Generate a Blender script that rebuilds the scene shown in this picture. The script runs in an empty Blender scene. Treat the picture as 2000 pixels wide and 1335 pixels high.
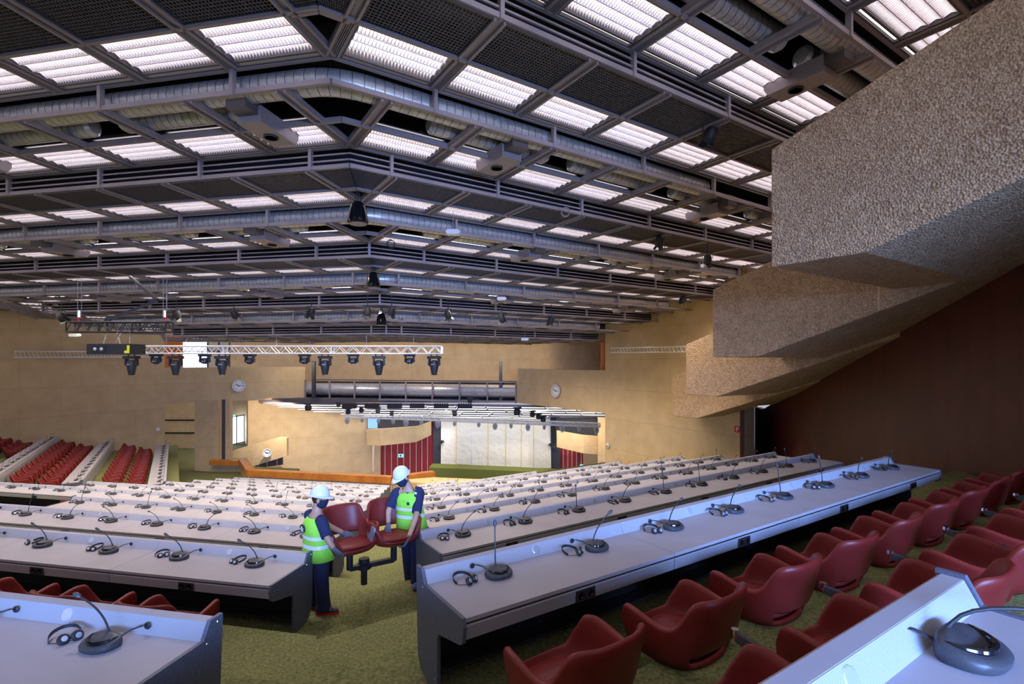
import bpy, math, random
from mathutils import Vector, Matrix
random.seed(7)
R = math.radians
sc = bpy.context.scene
COL = sc.collection
HC = 8.6                      # camera height above the lowest hall floor
HEAD = R(10.9)                # the camera looks this far to the right of the hall's axis (+Y)
# ---- camera -------------------------------------------------------------
cam_d = bpy.data.cameras.new('camera'); cam = bpy.data.objects.new('camera', cam_d); COL.objects.link(cam)
cam.location = (0, 0, HC); cam.rotation_euler = (R(90), 0, -HEAD)
cam_d.sensor_width = 36; cam_d.lens = 18.0; cam_d.shift_y = 0.0187; cam_d.clip_start = 0.05; cam_d.clip_end = 300
sc.camera = cam
# ---- world and exposure -------------------------------------------------
sc.view_settings.view_transform = 'Standard'; sc.view_settings.look = 'None'
sc.view_settings.gamma = 1; sc.view_settings.use_curve_mapping = False
sc.view_settings.exposure = 0.95
w = bpy.data.worlds.new('daylight'); sc.world = w; w.use_nodes = True
bg = w.node_tree.nodes['Background']; bg.inputs[0].default_value = (0.85, 0.82, 1.0, 1); bg.inputs[1].default_value = .3
def area(name, loc, tgt, sx, sy, power, color):
    d = bpy.data.lights.new(name, 'AREA'); d.shape = 'RECTANGLE'; d.size = sx; d.size_y = sy
    d.energy = power; d.color = color
    o = bpy.data.objects.new(name, d); COL.objects.link(o); o.location = loc
    o.rotation_euler = (Vector(tgt) - Vector(loc)).to_track_quat('-Z', 'Y').to_euler()
    return o
LAMP = 1.6                    # radiance of the ceiling lamps
# (the added fill spots and the assumed daylight fill are built after the frames below)
# ---- frames -------------------------------------------------------------
CH, SH = math.cos(HEAD), math.sin(HEAD)
def cw(xc, zc, z=0.0):        # a point right / ahead of the camera -> world; z above the eye
    return Vector((CH * xc + SH * zc, -SH * xc + CH * zc, HC + z))
def at(px, py, zc):           # where a picture point lies at a distance
    return cw((px - 1000) / 1000 * zc, zc, (705 - py) / 1000 * zc)
TH = {'R': R(22.5), 'L': R(-22.5), 'F': R(-67.5), 'W': 0.0}
def loc(s, x, y, z):          # sector frame (x along the rows, y towards the stage, z above the eye)
    a = TH[s]; return Vector((x * math.cos(a) - y * math.sin(a), x * math.sin(a) + y * math.cos(a), HC + z))
def spot(name, p, tgt, power, color, ang=140, r=.12):
    d = bpy.data.lights.new(name, 'SPOT'); d.energy = power; d.color = color; d.spot_size = R(ang); d.spot_blend = .8; d.shadow_soft_size = r
    o = bpy.data.objects.new(name, d); COL.objects.link(o); o.location = p
    o.rotation_euler = (Vector(tgt) - Vector(p)).to_track_quat('-Z', 'Y').to_euler(); return o
WARM = (1.0, .86, .68); NEUT = (1.0, .90, .92)
for i_ in range(0, 10):                       # added fill spots along the ceiling steps, lifting the hall's light
    for s_, t_ in (('R', 7.5), ('R', 14.0), ('R', 19.5), ('L', 7), ('L', 14), ('L', 21)):
        y_ = 8.64 + 2.273 * i_ - 1.2 - (1.015 if s_ == 'L' else 0)
        if s_ == 'R' and i_ < 2 and t_ > 12: continue
        k_ = .942 * i_ * .5
        if s_ == 'R' and t_ + k_ > 21.3: continue
        p_ = loc(s_, (t_ + k_) * (1 if s_ == 'R' else -1), y_, 4.55 * (1 - .101 * max(min(i_ - 1, 7), 0)) - .12)
        spot('ceiling_fill', p_, p_ - Vector((0, 0, 1)), (22 if s_ == 'R' and i_ < 2 else 210) if i_ < 3 else 330, NEUT if i_ < 3 else WARM)
day_fill = area('daylight_emitter', cw(4.5, -8, 1.3), cw(1.5, 4.5, -2.6), 13, 1.6, 780, (.22, .42, 1.0)); day_fill.data.spread = R(62)  # added fill behind the camera for assumed blue daylight; no window is modelled
sof_fill = area('soffit_bounce_fill', cw(12, -7, -1.0), cw(6, 6, 2.2), 8, 1.6, 420, (.38, .55, 1.0)); sof_fill.data.spread = R(80)  # added fill standing in for assumed daylight bounced onto the balcony soffits
for x_, z_, y_ in ((-14, 47.5, -4.2), (-6, 48, -4.2), (2, 47, -4.2), (8, 46, -4.4), (-20, 43, -4)):  # extra warm fill spots, added to brighten the lower hall's walls
    spot('lower_hall_fill', cw(x_, z_, y_), cw(x_ * 1.1, z_ + 4, y_ - 4), 900, WARM, 160)
for x_, z_ in ((-16, 41), (-8, 41), (-1, 41)):  # added fill spots brightening the gallery wall and the parapets
    spot('gallery_fill', cw(x_, z_, 1.0), cw(x_ - 1, z_ + 6, -1.5), 300, WARM, 150)
# ---- mesh builder -------------------------------------------------------
class MB:
    def __init__(s): s.v = []; s.f = []; s.m = []
    def add(s, vs, fs, mi=0):
        o = len(s.v); s.v += [tuple(p) for p in vs]; s.f += [tuple(i + o for i in f) for f in fs]; s.m += [mi] * len(fs); return s
    def box(s, x0, x1, y0, y1, z0, z1, mi=0):
        return s.add([(x0,y0,z0),(x1,y0,z0),(x1,y1,z0),(x0,y1,z0),(x0,y0,z1),(x1,y0,z1),(x1,y1,z1),(x0,y1,z1)],
                     [(0,3,2,1),(4,5,6,7),(0,1,5,4),(1,2,6,5),(2,3,7,6),(3,0,4,7)], mi)
    def prism(s, prof, x0, x1, mi=0, ax='x'):   # profile of (a,b), extruded
        n = len(prof)
        if ax == 'x': A = [(x0, a, b) for a, b in prof] + [(x1, a, b) for a, b in prof]
        elif ax == 'z': A = [(a, b, x0) for a, b in prof] + [(a, b, x1) for a, b in prof]
        else: A = [(a, x0, b) for a, b in prof] + [(a, x1, b) for a, b in prof]
        F = [tuple(range(n))[::-1], tuple(range(n, 2 * n))] + [(i, (i + 1) % n, n + (i + 1) % n, n + i) for i in range(n)]
        return s.add(A, F, mi)
    def bar(s, a, b, w, h=None, mi=0):          # square bar between two points
        a = Vector(a); b = Vector(b); h = h or w; d = (b - a)
        if d.length < 1e-6: return s
        d.normalize(); up = Vector((0, 0, 1)) if abs(d.z) < .95 else Vector((0, 1, 0))
        sx = d.cross(up).normalized() * w / 2; sz = sx.cross(d).normalized() * h / 2
        V = [a - sx - sz, a + sx - sz, a + sx + sz, a - sx + sz, b - sx - sz, b + sx - sz, b + sx + sz, b - sx + sz]
        return s.add(V, [(0,1,2,3),(7,6,5,4),(0,4,5,1),(1,5,6,2),(2,6,7,3),(3,7,4,0)], mi)
    def tube(s, pts, r, n=8, mi=0, cap=True):
        pts = [Vector(p) for p in pts]; N = len(pts); rs = r if isinstance(r, (list, tuple)) else [r] * N
        V = []; prev = None
        for i, p in enumerate(pts):
            d = (pts[min(i + 1, N - 1)] - pts[max(i - 1, 0)]).normalized()
            if prev is None: prev = d.cross(Vector((0, 0, 1)) if abs(d.z) < .9 else Vector((0, 1, 0))).normalized()
            u = (prev - d * prev.dot(d)).normalized(); prev = u; v = d.cross(u)
            for k in range(n):
                a = 2 * math.pi * k / n; V.append(p + (u * math.cos(a) + v * math.sin(a)) * rs[i])
        F = [(i * n + k, i * n + (k + 1) % n, (i + 1) * n + (k + 1) % n, (i + 1) * n + k) for i in range(N - 1) for k in range(n)]
        if cap: F += [tuple(range(n))[::-1], tuple((N - 1) * n + k for k in range(n))]
        return s.add(V, F, mi)
    def lathe(s, prof, n=16, c=(0, 0, 0), mi=0, sx=1, sy=1):   # prof (r,z) bottom to top, closed ends
        V = [(c[0] + r * sx * math.cos(2*math.pi*k/n), c[1] + r * sy * math.sin(2*math.pi*k/n), c[2] + z) for r, z in prof for k in range(n)]
        N = len(prof)
        F = [(i*n + k, i*n + (k+1) % n, (i+1)*n + (k+1) % n, (i+1)*n + k) for i in range(N-1) for k in range(n)]
        F += [tuple(range(n))[::-1], tuple((N-1)*n + k for k in range(n))]
        return s.add(V, F, mi)
    def loft(s, rings, mi=0, cap=True):
        n = len(rings[0]); V = [p for r in rings for p in r]; N = len(rings)
        F = [(i*n + k, i*n + (k+1) % n, (i+1)*n + (k+1) % n, (i+1)*n + k) for i in range(N-1) for k in range(n)]
        if cap: F += [tuple(range(n))[::-1], tuple((N-1)*n + k for k in range(n))]
        return s.add(V, F, mi)
    def mesh(s, name, mats, smooth=False):
        me = bpy.data.meshes.new(name); me.from_pydata(s.v, [], s.f)
        for m in (mats if isinstance(mats, (list, tuple)) else [mats]): me.materials.append(m)
        if any(s.m):
            me.polygons.foreach_set('material_index', s.m)
        me.update()
        if smooth:
            me.shade_smooth()
            if smooth != 2: me.set_sharp_from_angle(angle=R(40))
        return me
    def build(s, name, mats, parent=None, smooth=False, **kw):
        return link(name, s.mesh(name, mats, smooth), parent, **kw)
def link(name, me, parent=None, at=None, rz=0.0, rot=None):
    o = bpy.data.objects.new(name, me); COL.objects.link(o)
    if at is not None: o.location = at
    o.rotation_euler = rot if rot else (0, 0, rz)
    if parent: o.parent = parent
    return o
def thing(name, label, cat, at=(0, 0, 0), rz=0.0, group=None, rot=None):
    o = link(name, None, None, at, rz, rot); return tag(o, label, cat, group)
def tag(o, label, cat, group=None, kind=None):
    o['label'] = label; o['category'] = cat
    if group: o['group'] = group
    if kind: o['kind'] = kind
    return o
def struct(o, label=None): 
    o['kind'] = 'structure'
    if label: o['label'] = label
    return o
def dup(root, at, rz, label, group=None, rot=None):
    r = root.copy(); COL.objects.link(r); r.location = at; r.rotation_euler = rot if rot else (0, 0, rz); r['label'] = label
    if group: r['group'] = group
    for ch in root.children:
        c = ch.copy(); COL.objects.link(c); c.parent = r
        for g in ch.children:
            d = g.copy(); COL.objects.link(d); d.parent = c
    return r
def mod(o, kind, **kw):
    m = o.modifiers.new(kind.lower(), kind)
    for k, v in kw.items(): setattr(m, k, v)
    return o
ORD = ['first','second','third','fourth','fifth','sixth','seventh','eighth','ninth','tenth','eleventh','twelfth','thirteenth',
       'fourteenth','fifteenth','sixteenth','seventeenth','eighteenth']
# ---- materials ----------------------------------------------------------
def mat(name, col, rough=.6, metal=0.0, spec=None, noise=None, bump=None, emit=None, alpha=None, trans=None, coat=0, sheen=0):
    m = bpy.data.materials.new(name); m.use_nodes = True; nt = m.node_tree; N = nt.nodes; L = nt.links
    b = N['Principled BSDF']; c = (*col, 1)
    b.inputs['Base Color'].default_value = c; b.inputs['Roughness'].default_value = rough; b.inputs['Metallic'].default_value = metal
    if spec is not None: b.inputs['Specular IOR Level'].default_value = spec
    if coat: b.inputs['Coat Weight'].default_value = coat; b.inputs['Coat Roughness'].default_value = .08
    if emit: b.inputs['Emission Color'].default_value = (*emit[0], 1); b.inputs['Emission Strength'].default_value = emit[1]
    if trans: b.inputs['Transmission Weight'].default_value = trans
    if alpha is not None: b.inputs['Alpha'].default_value = alpha
    tc = N.new('ShaderNodeTexCoord')
    if noise:                                    # list of (scale, lo colour, hi colour, mix, kind)
        last = None
        for sc_, lo, hi, fac, kind in noise:
            if kind == 'v':
                t = N.new('ShaderNodeTexVoronoi'); t.inputs['Scale'].default_value = sc_; out = t.outputs['Color']
                sp = N.new('ShaderNodeSeparateColor'); L.new(out, sp.inputs[0]); out = sp.outputs[0]
            else:
                t = N.new('ShaderNodeTexNoise'); t.inputs['Scale'].default_value = sc_; t.inputs['Detail'].default_value = 5; out = t.outputs['Fac']
            L.new(tc.outputs['Object'], t.inputs['Vector'])
            r = N.new('ShaderNodeValToRGB'); L.new(out, r.inputs[0])
            lo_, hi_ = (0.3, 0.7) if kind != 'v' else (0.05, 0.95)
            r.color_ramp.elements[0].position = lo_; r.color_ramp.elements[1].position = hi_
            r.color_ramp.elements[0].color = (*lo, 1); r.color_ramp.elements[1].color = (*hi, 1)
            if last is None: last = r.outputs[0]
            else:
                mx = N.new('ShaderNodeMix'); mx.data_type = 'RGBA'; mx.inputs[0].default_value = fac
                L.new(last, mx.inputs[6]); L.new(r.outputs[0], mx.inputs[7]); last = mx.outputs[2]
        L.new(last, b.inputs['Base Color'])
    if bump:                                     # (scale, strength, kind, distance)
        if bump[2] == 'v': t = N.new('ShaderNodeTexVoronoi'); out = t.outputs['Distance']
        else: t = N.new('ShaderNodeTexNoise'); t.inputs['Detail'].default_value = 6; out = t.outputs['Fac']
        t.inputs['Scale'].default_value = bump[0]; L.new(tc.outputs['Object'], t.inputs['Vector'])
        bp = N.new('ShaderNodeBump'); bp.inputs['Strength'].default_value = bump[1]; bp.inputs['Distance'].default_value = bump[3]
        L.new(out, bp.inputs['Height']); L.new(bp.outputs[0], b.inputs['Normal'])
    return m
def wavebands(m, axis, scale, dark=.75, bump=.4, prof='SIN'):     # grooves across one axis of the object
    nt = m.node_tree; N = nt.nodes; L = nt.links; b = N['Principled BSDF']; tc = N.new('ShaderNodeTexCoord')
    wv = N.new('ShaderNodeTexWave'); wv.bands_direction = axis; wv.wave_profile = prof; wv.inputs['Scale'].default_value = scale
    L.new(tc.outputs['Object'], wv.inputs['Vector'])
    bp = N.new('ShaderNodeBump'); bp.inputs['Strength'].default_value = bump; bp.inputs['Distance'].default_value = .004
    L.new(wv.outputs['Fac'], bp.inputs['Height']); L.new(bp.outputs[0], b.inputs['Normal'])
    if dark < 1:
        mr = N.new('ShaderNodeMapRange'); mr.inputs[3].default_value = dark; mr.inputs[4].default_value = 1; mr.inputs[1].default_value = 0; mr.inputs[2].default_value = .35
        L.new(wv.outputs['Fac'], mr.inputs[0])
        mx = N.new('ShaderNodeMix'); mx.data_type = 'RGBA'; mx.blend_type = 'MULTIPLY'; mx.inputs[0].default_value = 1
        src = b.inputs['Base Color']
        if src.is_linked: L.new(src.links[0].from_socket, mx.inputs[6])
        else: mx.inputs[6].default_value = src.default_value
        L.new(mr.outputs[0], mx.inputs[7]); L.new(mx.outputs[2], b.inputs['Base Color'])
    return m
def formwork(m, sx, sz):                          # pale joint lines of cast concrete in a coarse grid
    nt = m.node_tree; N = nt.nodes; L = nt.links; b = N['Principled BSDF']; tc = N.new('ShaderNodeTexCoord')
    mp = N.new('ShaderNodeMapping'); mp.inputs['Rotation'].default_value = (R(90), 0, 0); L.new(tc.outputs['Object'], mp.inputs[0])
    ns = N.new('ShaderNodeTexNoise'); ns.inputs['Scale'].default_value = .5; L.new(tc.outputs['Object'], ns.inputs[0])
    ad = N.new('ShaderNodeVectorMath'); ad.operation = 'MULTIPLY_ADD'; ad.inputs[1].default_value = (.25, .25, .25)
    L.new(ns.outputs['Color'], ad.inputs[0]); L.new(mp.outputs[0], ad.inputs[2])
    br = N.new('ShaderNodeTexBrick'); br.inputs['Scale'].default_value = 1; br.inputs['Brick Width'].default_value = sx; br.inputs['Row Height'].default_value = sz
    br.inputs['Mortar Size'].default_value = .016; br.inputs['Mortar Smooth'].default_value = .6; br.offset = 0.35
    br.inputs['Color1'].default_value = (1,1,1,1); br.inputs['Color2'].default_value = (.93,.93,.93,1); br.inputs['Mortar'].default_value = (.70,.66,.60,1)
    L.new(ad.outputs[0], br.inputs[0])
    mx = N.new('ShaderNodeMix'); mx.data_type = 'RGBA'; mx.blend_type = 'MULTIPLY'; mx.inputs[0].default_value = .8
    L.new(b.inputs['Base Color'].links[0].from_socket, mx.inputs[6]); L.new(br.outputs[0], mx.inputs[7]); L.new(mx.outputs[2], b.inputs['Base Color'])
    return m
M = {}
M['beige'] = formwork(mat('beige_concrete', (.5,.36,.2), .9, noise=[(1.1,(.54,.36,.18),(.74,.53,.29),.5,'n'),(34,(.27,.18,.08),(.88,.68,.42),.5,'n')], bump=(20,.5,'n',.04)), 3.2, 1.9)
M['pebble'] = mat('exposed_aggregate', (.3,.23,.17), .85, noise=[(1.0,(.40,.22,.10),(.58,.37,.20),.5,'n'),(38,(.09,.045,.022),(.92,.68,.46),.5,'v'),(5,(.30,.17,.09),(.62,.43,.27),.3,'n')], bump=(34,.8,'v',.03))
M['carpet'] = mat('green_carpet', (.1,.12,.03), .95, noise=[(2.2,(.09,.115,.022),(.17,.19,.045),.5,'n'),(34,(.035,.055,.008),(.40,.34,.15),.5,'n')], bump=(180,.5,'n',.01))
M['greenpaint'] = mat('green_felt', (.14,.16,.03), .9)
M['top'] = mat('grey_laminate', (.36,.33,.36), .42, noise=[(3,(.35,.32,.35),(.39,.36,.39),.5,'n')])
M['lip'] = wavebands(mat('ribbed_aluminium', (.50,.50,.56), .45, .25), 'Z', 70, .72, .5)
M['apron'] = mat('brushed_aluminium', (.43,.42,.46), .35, .3)
M['edge'] = mat('black_edge', (.02,.02,.022), .5)
M['panel'] = mat('charcoal_end_panel', (.10,.11,.15), .5, .2, noise=[(90,(.085,.09,.125),(.14,.15,.19),.5,'n')])
M['black'] = mat('black_plastic', (.018,.018,.022), .5)
M['charc'] = mat('charcoal_plastic', (.045,.045,.052), .45, noise=[(300,(.035,.035,.042),(.06,.06,.07),.5,'n')])
M['gloss'] = mat('gloss_black', (.008,.008,.01), .08)
M['silver'] = mat('silver_cap', (.7,.72,.8), .25, .6)
M['chrome'] = mat('chrome', (.7,.7,.7), .15, 1)
M['leather'] = mat('red_leather', (.24,.022,.016), .42, spec=.35, noise=[(4,(.155,.014,.011),(.22,.021,.016),.5,'n')], bump=(160,.12,'n',.004))
M['frame'] = mat('mauve_grey_steel', (.30,.255,.27), .45, .2)
M['darkframe'] = mat('dark_steel', (.11,.095,.10), .5, .2)
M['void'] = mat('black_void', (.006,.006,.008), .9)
M['grille'] = mat('dark_eggcrate', (.10,.09,.10), .4, .3)
M['strip'] = mat('lamp_strip', (.9,.9,.9), .5, emit=((1.0,.93,.93), LAMP * .4))
M['louver'] = mat('white_louvre', (.86,.82,.86), .4)
M['lamp'] = mat('lamp_tube', (.9,.9,.9), .5, emit=((1.0,.93,.93), LAMP))
M['lamp2'] = mat('far_lamp_tube', (.9,.9,.9), .5, emit=((1.0,.96,.86), 1.3))
M['duct'] = mat('galvanised_duct', (.5,.5,.53), .36, .55, noise=[(7,(.42,.42,.45),(.62,.62,.64),.5,'n'),(30,(.36,.36,.40),(.70,.70,.70),.3,'v')])
M['seam'] = mat('duct_seam', (.12,.12,.13), .4, .7)
M['redwood'] = mat('dark_red_veneer', (.085,.014,.008), .5, noise=[(1.2,(.065,.011,.007),(.12,.02,.011),.5,'n'),(24,(.06,.01,.006),(.12,.022,.012),.3,'n')])
wavebands(M['redwood'], 'X', .42, .8, .1, 'SAW')
M['redslat'] = mat('red_slat', (.30,.014,.018), .5)
M['pale'] = mat('pale_strip', (.62,.45,.33), .6)
M['orange'] = mat('varnished_orange_wood', (.50,.16,.02), .35, noise=[(1.2,(.36,.09,.012),(.62,.24,.035),.5,'n'),(9,(.30,.06,.01),(.62,.26,.05),.4,'n')])
M['palewood'] = mat('pale_wood', (.66,.42,.2), .5, noise=[(3,(.6,.36,.16),(.74,.5,.26),.5,'n')])
M['door'] = mat('orange_door', (.72,.20,.02), .5)
M['sheet'] = mat('dust_sheet', (.78,.75,.68), .8, bump=(1.5,.5,'n',.3))
M['sheet2'] = mat('sheet_tape', (.74,.60,.30), .7)
M['white'] = mat('white_paint', (.8,.8,.8), .4)
M['alu'] = mat('aluminium_truss', (.72,.70,.70), .3, .35)
M['glass'] = mat('clear_glass', (.75,.85,.82), .03, alpha=.28)
M['foil'] = mat('plastic_wrap', (.75,.75,.78), .25, alpha=.3)
M['dayglass'] = mat('daylight_emitter', (.5,.6,.8), .3, emit=((.72,.85,1.0), 1.6))
M['blueglass'] = mat('blue_window', (.1,.2,.4), .2, emit=((.25,.45,.9), .6))
M['red'] = mat('red_sign', (.62,.02,.02), .5)
M['sign'] = mat('exit_sign', (.2,.5,.55), .4, emit=((.25,.75,.85), .6))
M['navy'] = mat('navy_cloth', (.012,.016,.06), .85, bump=(9,.5,'n',.03))
M['hivis'] = mat('hivis_vest', (.30,.72,.06), .7, bump=(7,.5,'n',.03))
M['reflect'] = mat('reflective_tape', (.72,.74,.80), .3)
M['skin'] = mat('skin', (.50,.26,.17), .5)
M['hair'] = mat('dark_hair', (.012,.009,.008), .6)
M['mask'] = mat('navy_mask', (.008,.012,.04), .8)
M['glove'] = mat('grey_glove', (.11,.10,.12), .85)
M['helmet'] = mat('white_helmet', (.74,.72,.82), .25)
M['redshoe'] = mat('red_sole', (.55,.02,.02), .5)
M['blueshoe'] = mat('blue_trainer', (.02,.10,.35), .5)
M['yellow'] = mat('yellow_tape', (.75,.75,.02), .5)
M['tablet'] = mat('grey_tablet', (.22,.22,.26), .4)
# ======================= the hall's shell =======================
def wall(name, a, b, z0, z1, th, m, side=1, label=None):   # vertical slab a->b (plan points), z above the eye; thickness to the left (side 1)
    a = Vector((a[0], a[1], 0)); b = Vector((b[0], b[1], 0)); d = b - a; L_ = d.length
    mb = MB().box(0, L_, 0 if side > 0 else -th, th if side > 0 else 0, z0, z1)
    o = mb.build(name, m, at=(a.x, a.y, HC), rz=math.atan2(d.y, d.x)); struct(o, label); return o
def c2(xc, zc): v = cw(xc, zc); return (v.x, v.y)
def l2(s, x, y): v = loc(s, x, y, 0); return (v.x, v.y)
# rows: distance p of the worktop's back edge, depth z below the eye
ZR = [1.05,1.79,2.53,3.25,3.93,4.56,5.19,5.83,6.46,7.1,7.75]
PR = [.725,3.8,6.77,9.72,12.67,15.6,18.6,21.5,24.5,27.4,30.4]
PL = [-.2,2.8,5.75,8.7,11.65,14.6,17.55,20.5,23.4,26.35,29.3]
AX = -1.32
def floors():
    # each tier is a slab in plan: chevron of right and left bands, joined on X = -1.0
    mb = MB(); FZ = [-z - .75 for z in ZR]
    def band(s, y0, y1, z, x0, x1, cut):
        # clip the band x0..x1,y0..y1 in sector frame against X>=cut (R) or X<=cut (L)
        pts = [(x0, y0), (x1, y0), (x1, y1), (x0, y1)]
        W = [loc(s, x, y, 0) for x, y in pts]; W = [(p.x, p.y) for p in W]
        if cut is not None:
            sg = 1 if s == 'R' else -1; out = []
            for i in range(4):
                a, b = W[i], W[(i + 1) % 4]; da, db = sg * (a[0] - cut), sg * (b[0] - cut)
                if da >= 0: out.append(a)
                if da * db < 0:
                    t = da / (da - db); out.append((a[0] + t * (b[0] - a[0]), a[1] + t * (b[1] - a[1])))
            W = out
        if len(W) < 3: return
        n = len(W); zb = -11 
        mb.add([(x, y, z) for x, y in W] + [(x, y, zb) for x, y in W],
               [tuple(range(n))] + [(i, n + i, n + (i + 1) % n, (i + 1) % n) for i in range(n)])
    for i in range(len(ZR)):
        zf = FZ[i]; zp = FZ[i - 1] if i else zf + .74
        for s, P, x0, x1, off in (('R', PR, -12, 34, 0.0), ('L', PL, -48, 12, .3)):
            prev = (P[i - 1] if i else P[0] - 3.0)
            y_step = prev + .5 + off; y_mid = prev + 1.8 + off; y_end = P[i] + .5 + off
            if i == len(ZR) - 1: y_end = P[i] + 1.3
            if i == 0: band(s, y_step - 12, y_step, zp, x0, x1, -1.0)
            band(s, y_step, y_mid, (zp + zf) / 2, x0, x1, -1.0)
            band(s, y_mid, y_end, zf, x0, x1, -1.0)
            if i == len(ZR) - 1 and s == 'L': (band('L', y_end, 36.3, zf, -60, -24.6, None), band('L', 36.3, 52, zf, -60, -32.5, None))
    o = mb.build('floor', M['carpet'], at=(0, 0, HC)); struct(o, 'stepped floor under green flecked carpet')
floors()
# right concrete wall, then the parapets around the far opening
W0 = l2('R', 23.3, 14.66); W1 = c2(6.02, 33.07); W2 = c2(.36, 41.6); W3 = c2(-18.4, 45.5); W4 = c2(-27.0, 39.8); W5 = c2(-27 - 8.8, 39.8 - 13.4)
wall('wall_right', W1, W0, -11, 4.5, .8, M['beige'], 1, 'pale board-marked concrete wall right of the far opening')
wall('wall_left', W4, W5, -11, 4.5, .8, M['beige'], -1, 'pale concrete wall behind the far left rows')
wall('beam_right', W2, W1, -3.38, -.6, .45, M['beige'], 1, 'concrete parapet right of the ducted bridge')
wall('beam_left', W4, W3, -3.3, -.5, .45, M['beige'], 1, 'long concrete parapet with round clock, left of the bridge')
# gallery behind the parapets
G1 = c2(6.2, 37.5); G2 = c2(1.6, 47.5); G3 = c2(-21, 52.2); G4 = c2(-33, 45)
wall('wall_back', G3, G2, -2.2, 4, .5, M['beige'], 1, 'upper gallery back wall above the bridge')
wall('wall_back_right', G2, c2(10.5, 33.5), -2.2, 4, .5, M['beige'], 1)
wall('wall_back_left', G3, G4, -2.2, 4, .5, M['beige'], -1)
# gallery floor
mb = MB(); pts = [(a + SH * .6, b + CH * .6) for a, b in (W4, W3, W2, W1)] + [c2(12, 33), G2, G3, G4]
mb.add([(x, y, -2.3) for x, y in pts] + [(x, y, -2.0) for x, y in pts], [tuple(range(8))[::-1], tuple(range(8, 16))] + [(i, (i+1) % 8, 8 + (i+1) % 8, 8 + i) for i in range(8)])
struct(mb.build('slab', M['beige'], at=(0, 0, HC)))
# orange doors and glazing of the gallery
def vpanel(name, px0, px1, y0, y1, zc, m, th=.06, **kw):     # a panel square to the view, given by picture rectangle and distance
    a = at(px0, y1, zc); b = at(px1, y1, zc); h = (y1 - y0) / 1000 * zc
    mb = MB().box(0, (b - a).length, 0, th, 0, h); return mb.build(name, m, at=a, rz=-HEAD, **kw)
def door(n, px0, px1, y0, y1, zc, m, lab):
    o = vpanel('door_%d' % n, px0, px1, y0, y1, zc, m); struct(o, lab)
    hh = MB().box(.0, .03, -.05, 0, 0, .14).build('handle', M['chrome'], o); hh.location = ((px1 - px0) / 1000 * zc * .85, 0, 1.0)
door(1, 322, 356, 655, 722, 41.2, M['door'], 'orange door at the left end of the gallery')
door(2, 1173, 1184, 668, 727, 33.8, M['door'], 'orange door at the right end of the gallery')
wn = 0
for x0, x1, m_ in ((357, 405, 'dayglass'), (406, 427, 'glass'), (428, 448, 'glass')):
    wn += 1; o = vpanel('window_%d' % wn, x0, x1, 668, 722, 42.5, M[m_]); struct(o, 'gallery glazing beside the orange door')
    k = MB()
    Lw = (x1 - x0) * .0425
    for xx in (0, Lw): k.box(xx - .03, xx + .03, -.03, .09, 0, 2.3)
    k.box(0, Lw, -.03, .09, 0, .06); k.box(0, Lw, -.03, .09, 1.5, 1.56); k.build('window_frame', M['darkframe'], o)
# red veneered side wall: 45 degrees to the rows, x - y = 11
def side_wall():
    ys = [-4, 0, 4, 8, 12, 15.8, 16.9]; top = [1.6 + .35 * (3.43 - max(y, -9)) for y in ys]; top[-1] = -2.79; top[-2] = -2.79
    k = math.sqrt(2); prof = [((y + 4) * k, t + .15) for y, t in zip(ys, top)]
    prof = [(0, -11)] + prof + [(20.9 * k, -11)]
    v = loc('R', 7, -4, 0)
    o = MB().prism(prof, -.3, 0, ax='y').build('wall_side', M['redwood'], at=v, rz=TH['R'] + R(45)); struct(o, 'dark red wood veneer side wall under the balconies')
side_wall()
wall('wall_recess', l2('R', 23.3, 14.66), l2('R', 30, 18), -11, 3.5, .2, M['redwood'], 1)
# stepped concrete balconies over it
BK = [(8.48, 4.85, 3.6, 1.6, 13.3), (13.3, 9.38, 2.12, .12, 17.0), (17.0, 13.2, .67, -1.33, 21.1), (21.1, 17.2, -.78, -2.78, 23.28)]
bl = ['nearest and highest aggregate concrete balcony, upper right', 'second concrete balcony, stepping down behind the nearest one',
      'third concrete balcony, small, beyond the second', 'farthest and lowest concrete balcony beside the right wall']
for (t0, p, zt, zb, t1), lab in zip(BK, bl):
    k = p - 1.42; yb = p - 14
    soff = 1.6 + .35 * (3.43 - yb)
    prof = [(p, zb), (p, zt), (yb, zt + .309 * (p - yb)), (yb, zb + .35 * (k - yb)), (k, zb)]
    o = MB().prism(prof, t0, t1 - .01).build('balcony', M['pebble'], at=(0, 0, HC), rz=TH['R'])
    tag(o, lab, 'balcony', 'stepped concrete balconies on the right')
    mod(o, 'BEVEL', width=.025, segments=2)
    # joint seam and cap line
    j = MB().box(t0 - .006, t0 + .01, p - 4.3, p - 4.26, zb + .35 * 2.9, zb + 2.9).build('joint', M['beige'], o)
# ======================= lower far hall seen under the bridge =======================
def poly_prism(name, pts, zc, depth, m, lab=None, kind='structure'):   # picture outline at a distance, given real depth away from the eye
    P = [at(x, y, zc) for x, y in pts]; d = Vector((SH, CH, 0)) * depth; n = len(P)
    o0 = P[0]; V = [p - o0 for p in P] + [p - o0 + d for p in P]
    mb = MB().add(V, [tuple(range(n))[::-1], tuple(range(n, 2*n))] + [(i, (i+1) % n, n + (i+1) % n, n + i) for i in range(n)])
    o = mb.build(name, m, at=o0)
    if kind: o['kind'] = kind
    if lab: o['label'] = lab
    return o

yb_ = -10
struct(MB().prism([(14.6, -2.2), (14.6, 1.5), (-10, 8), (-10, 1.6 + .35 * 13.43), (14.2, 1.6 + .35 * (3.43 - 14.2))], 23.29, 36).build('slab', M['pebble'], at=(0, 0, HC), rz=TH['R']))
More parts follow.
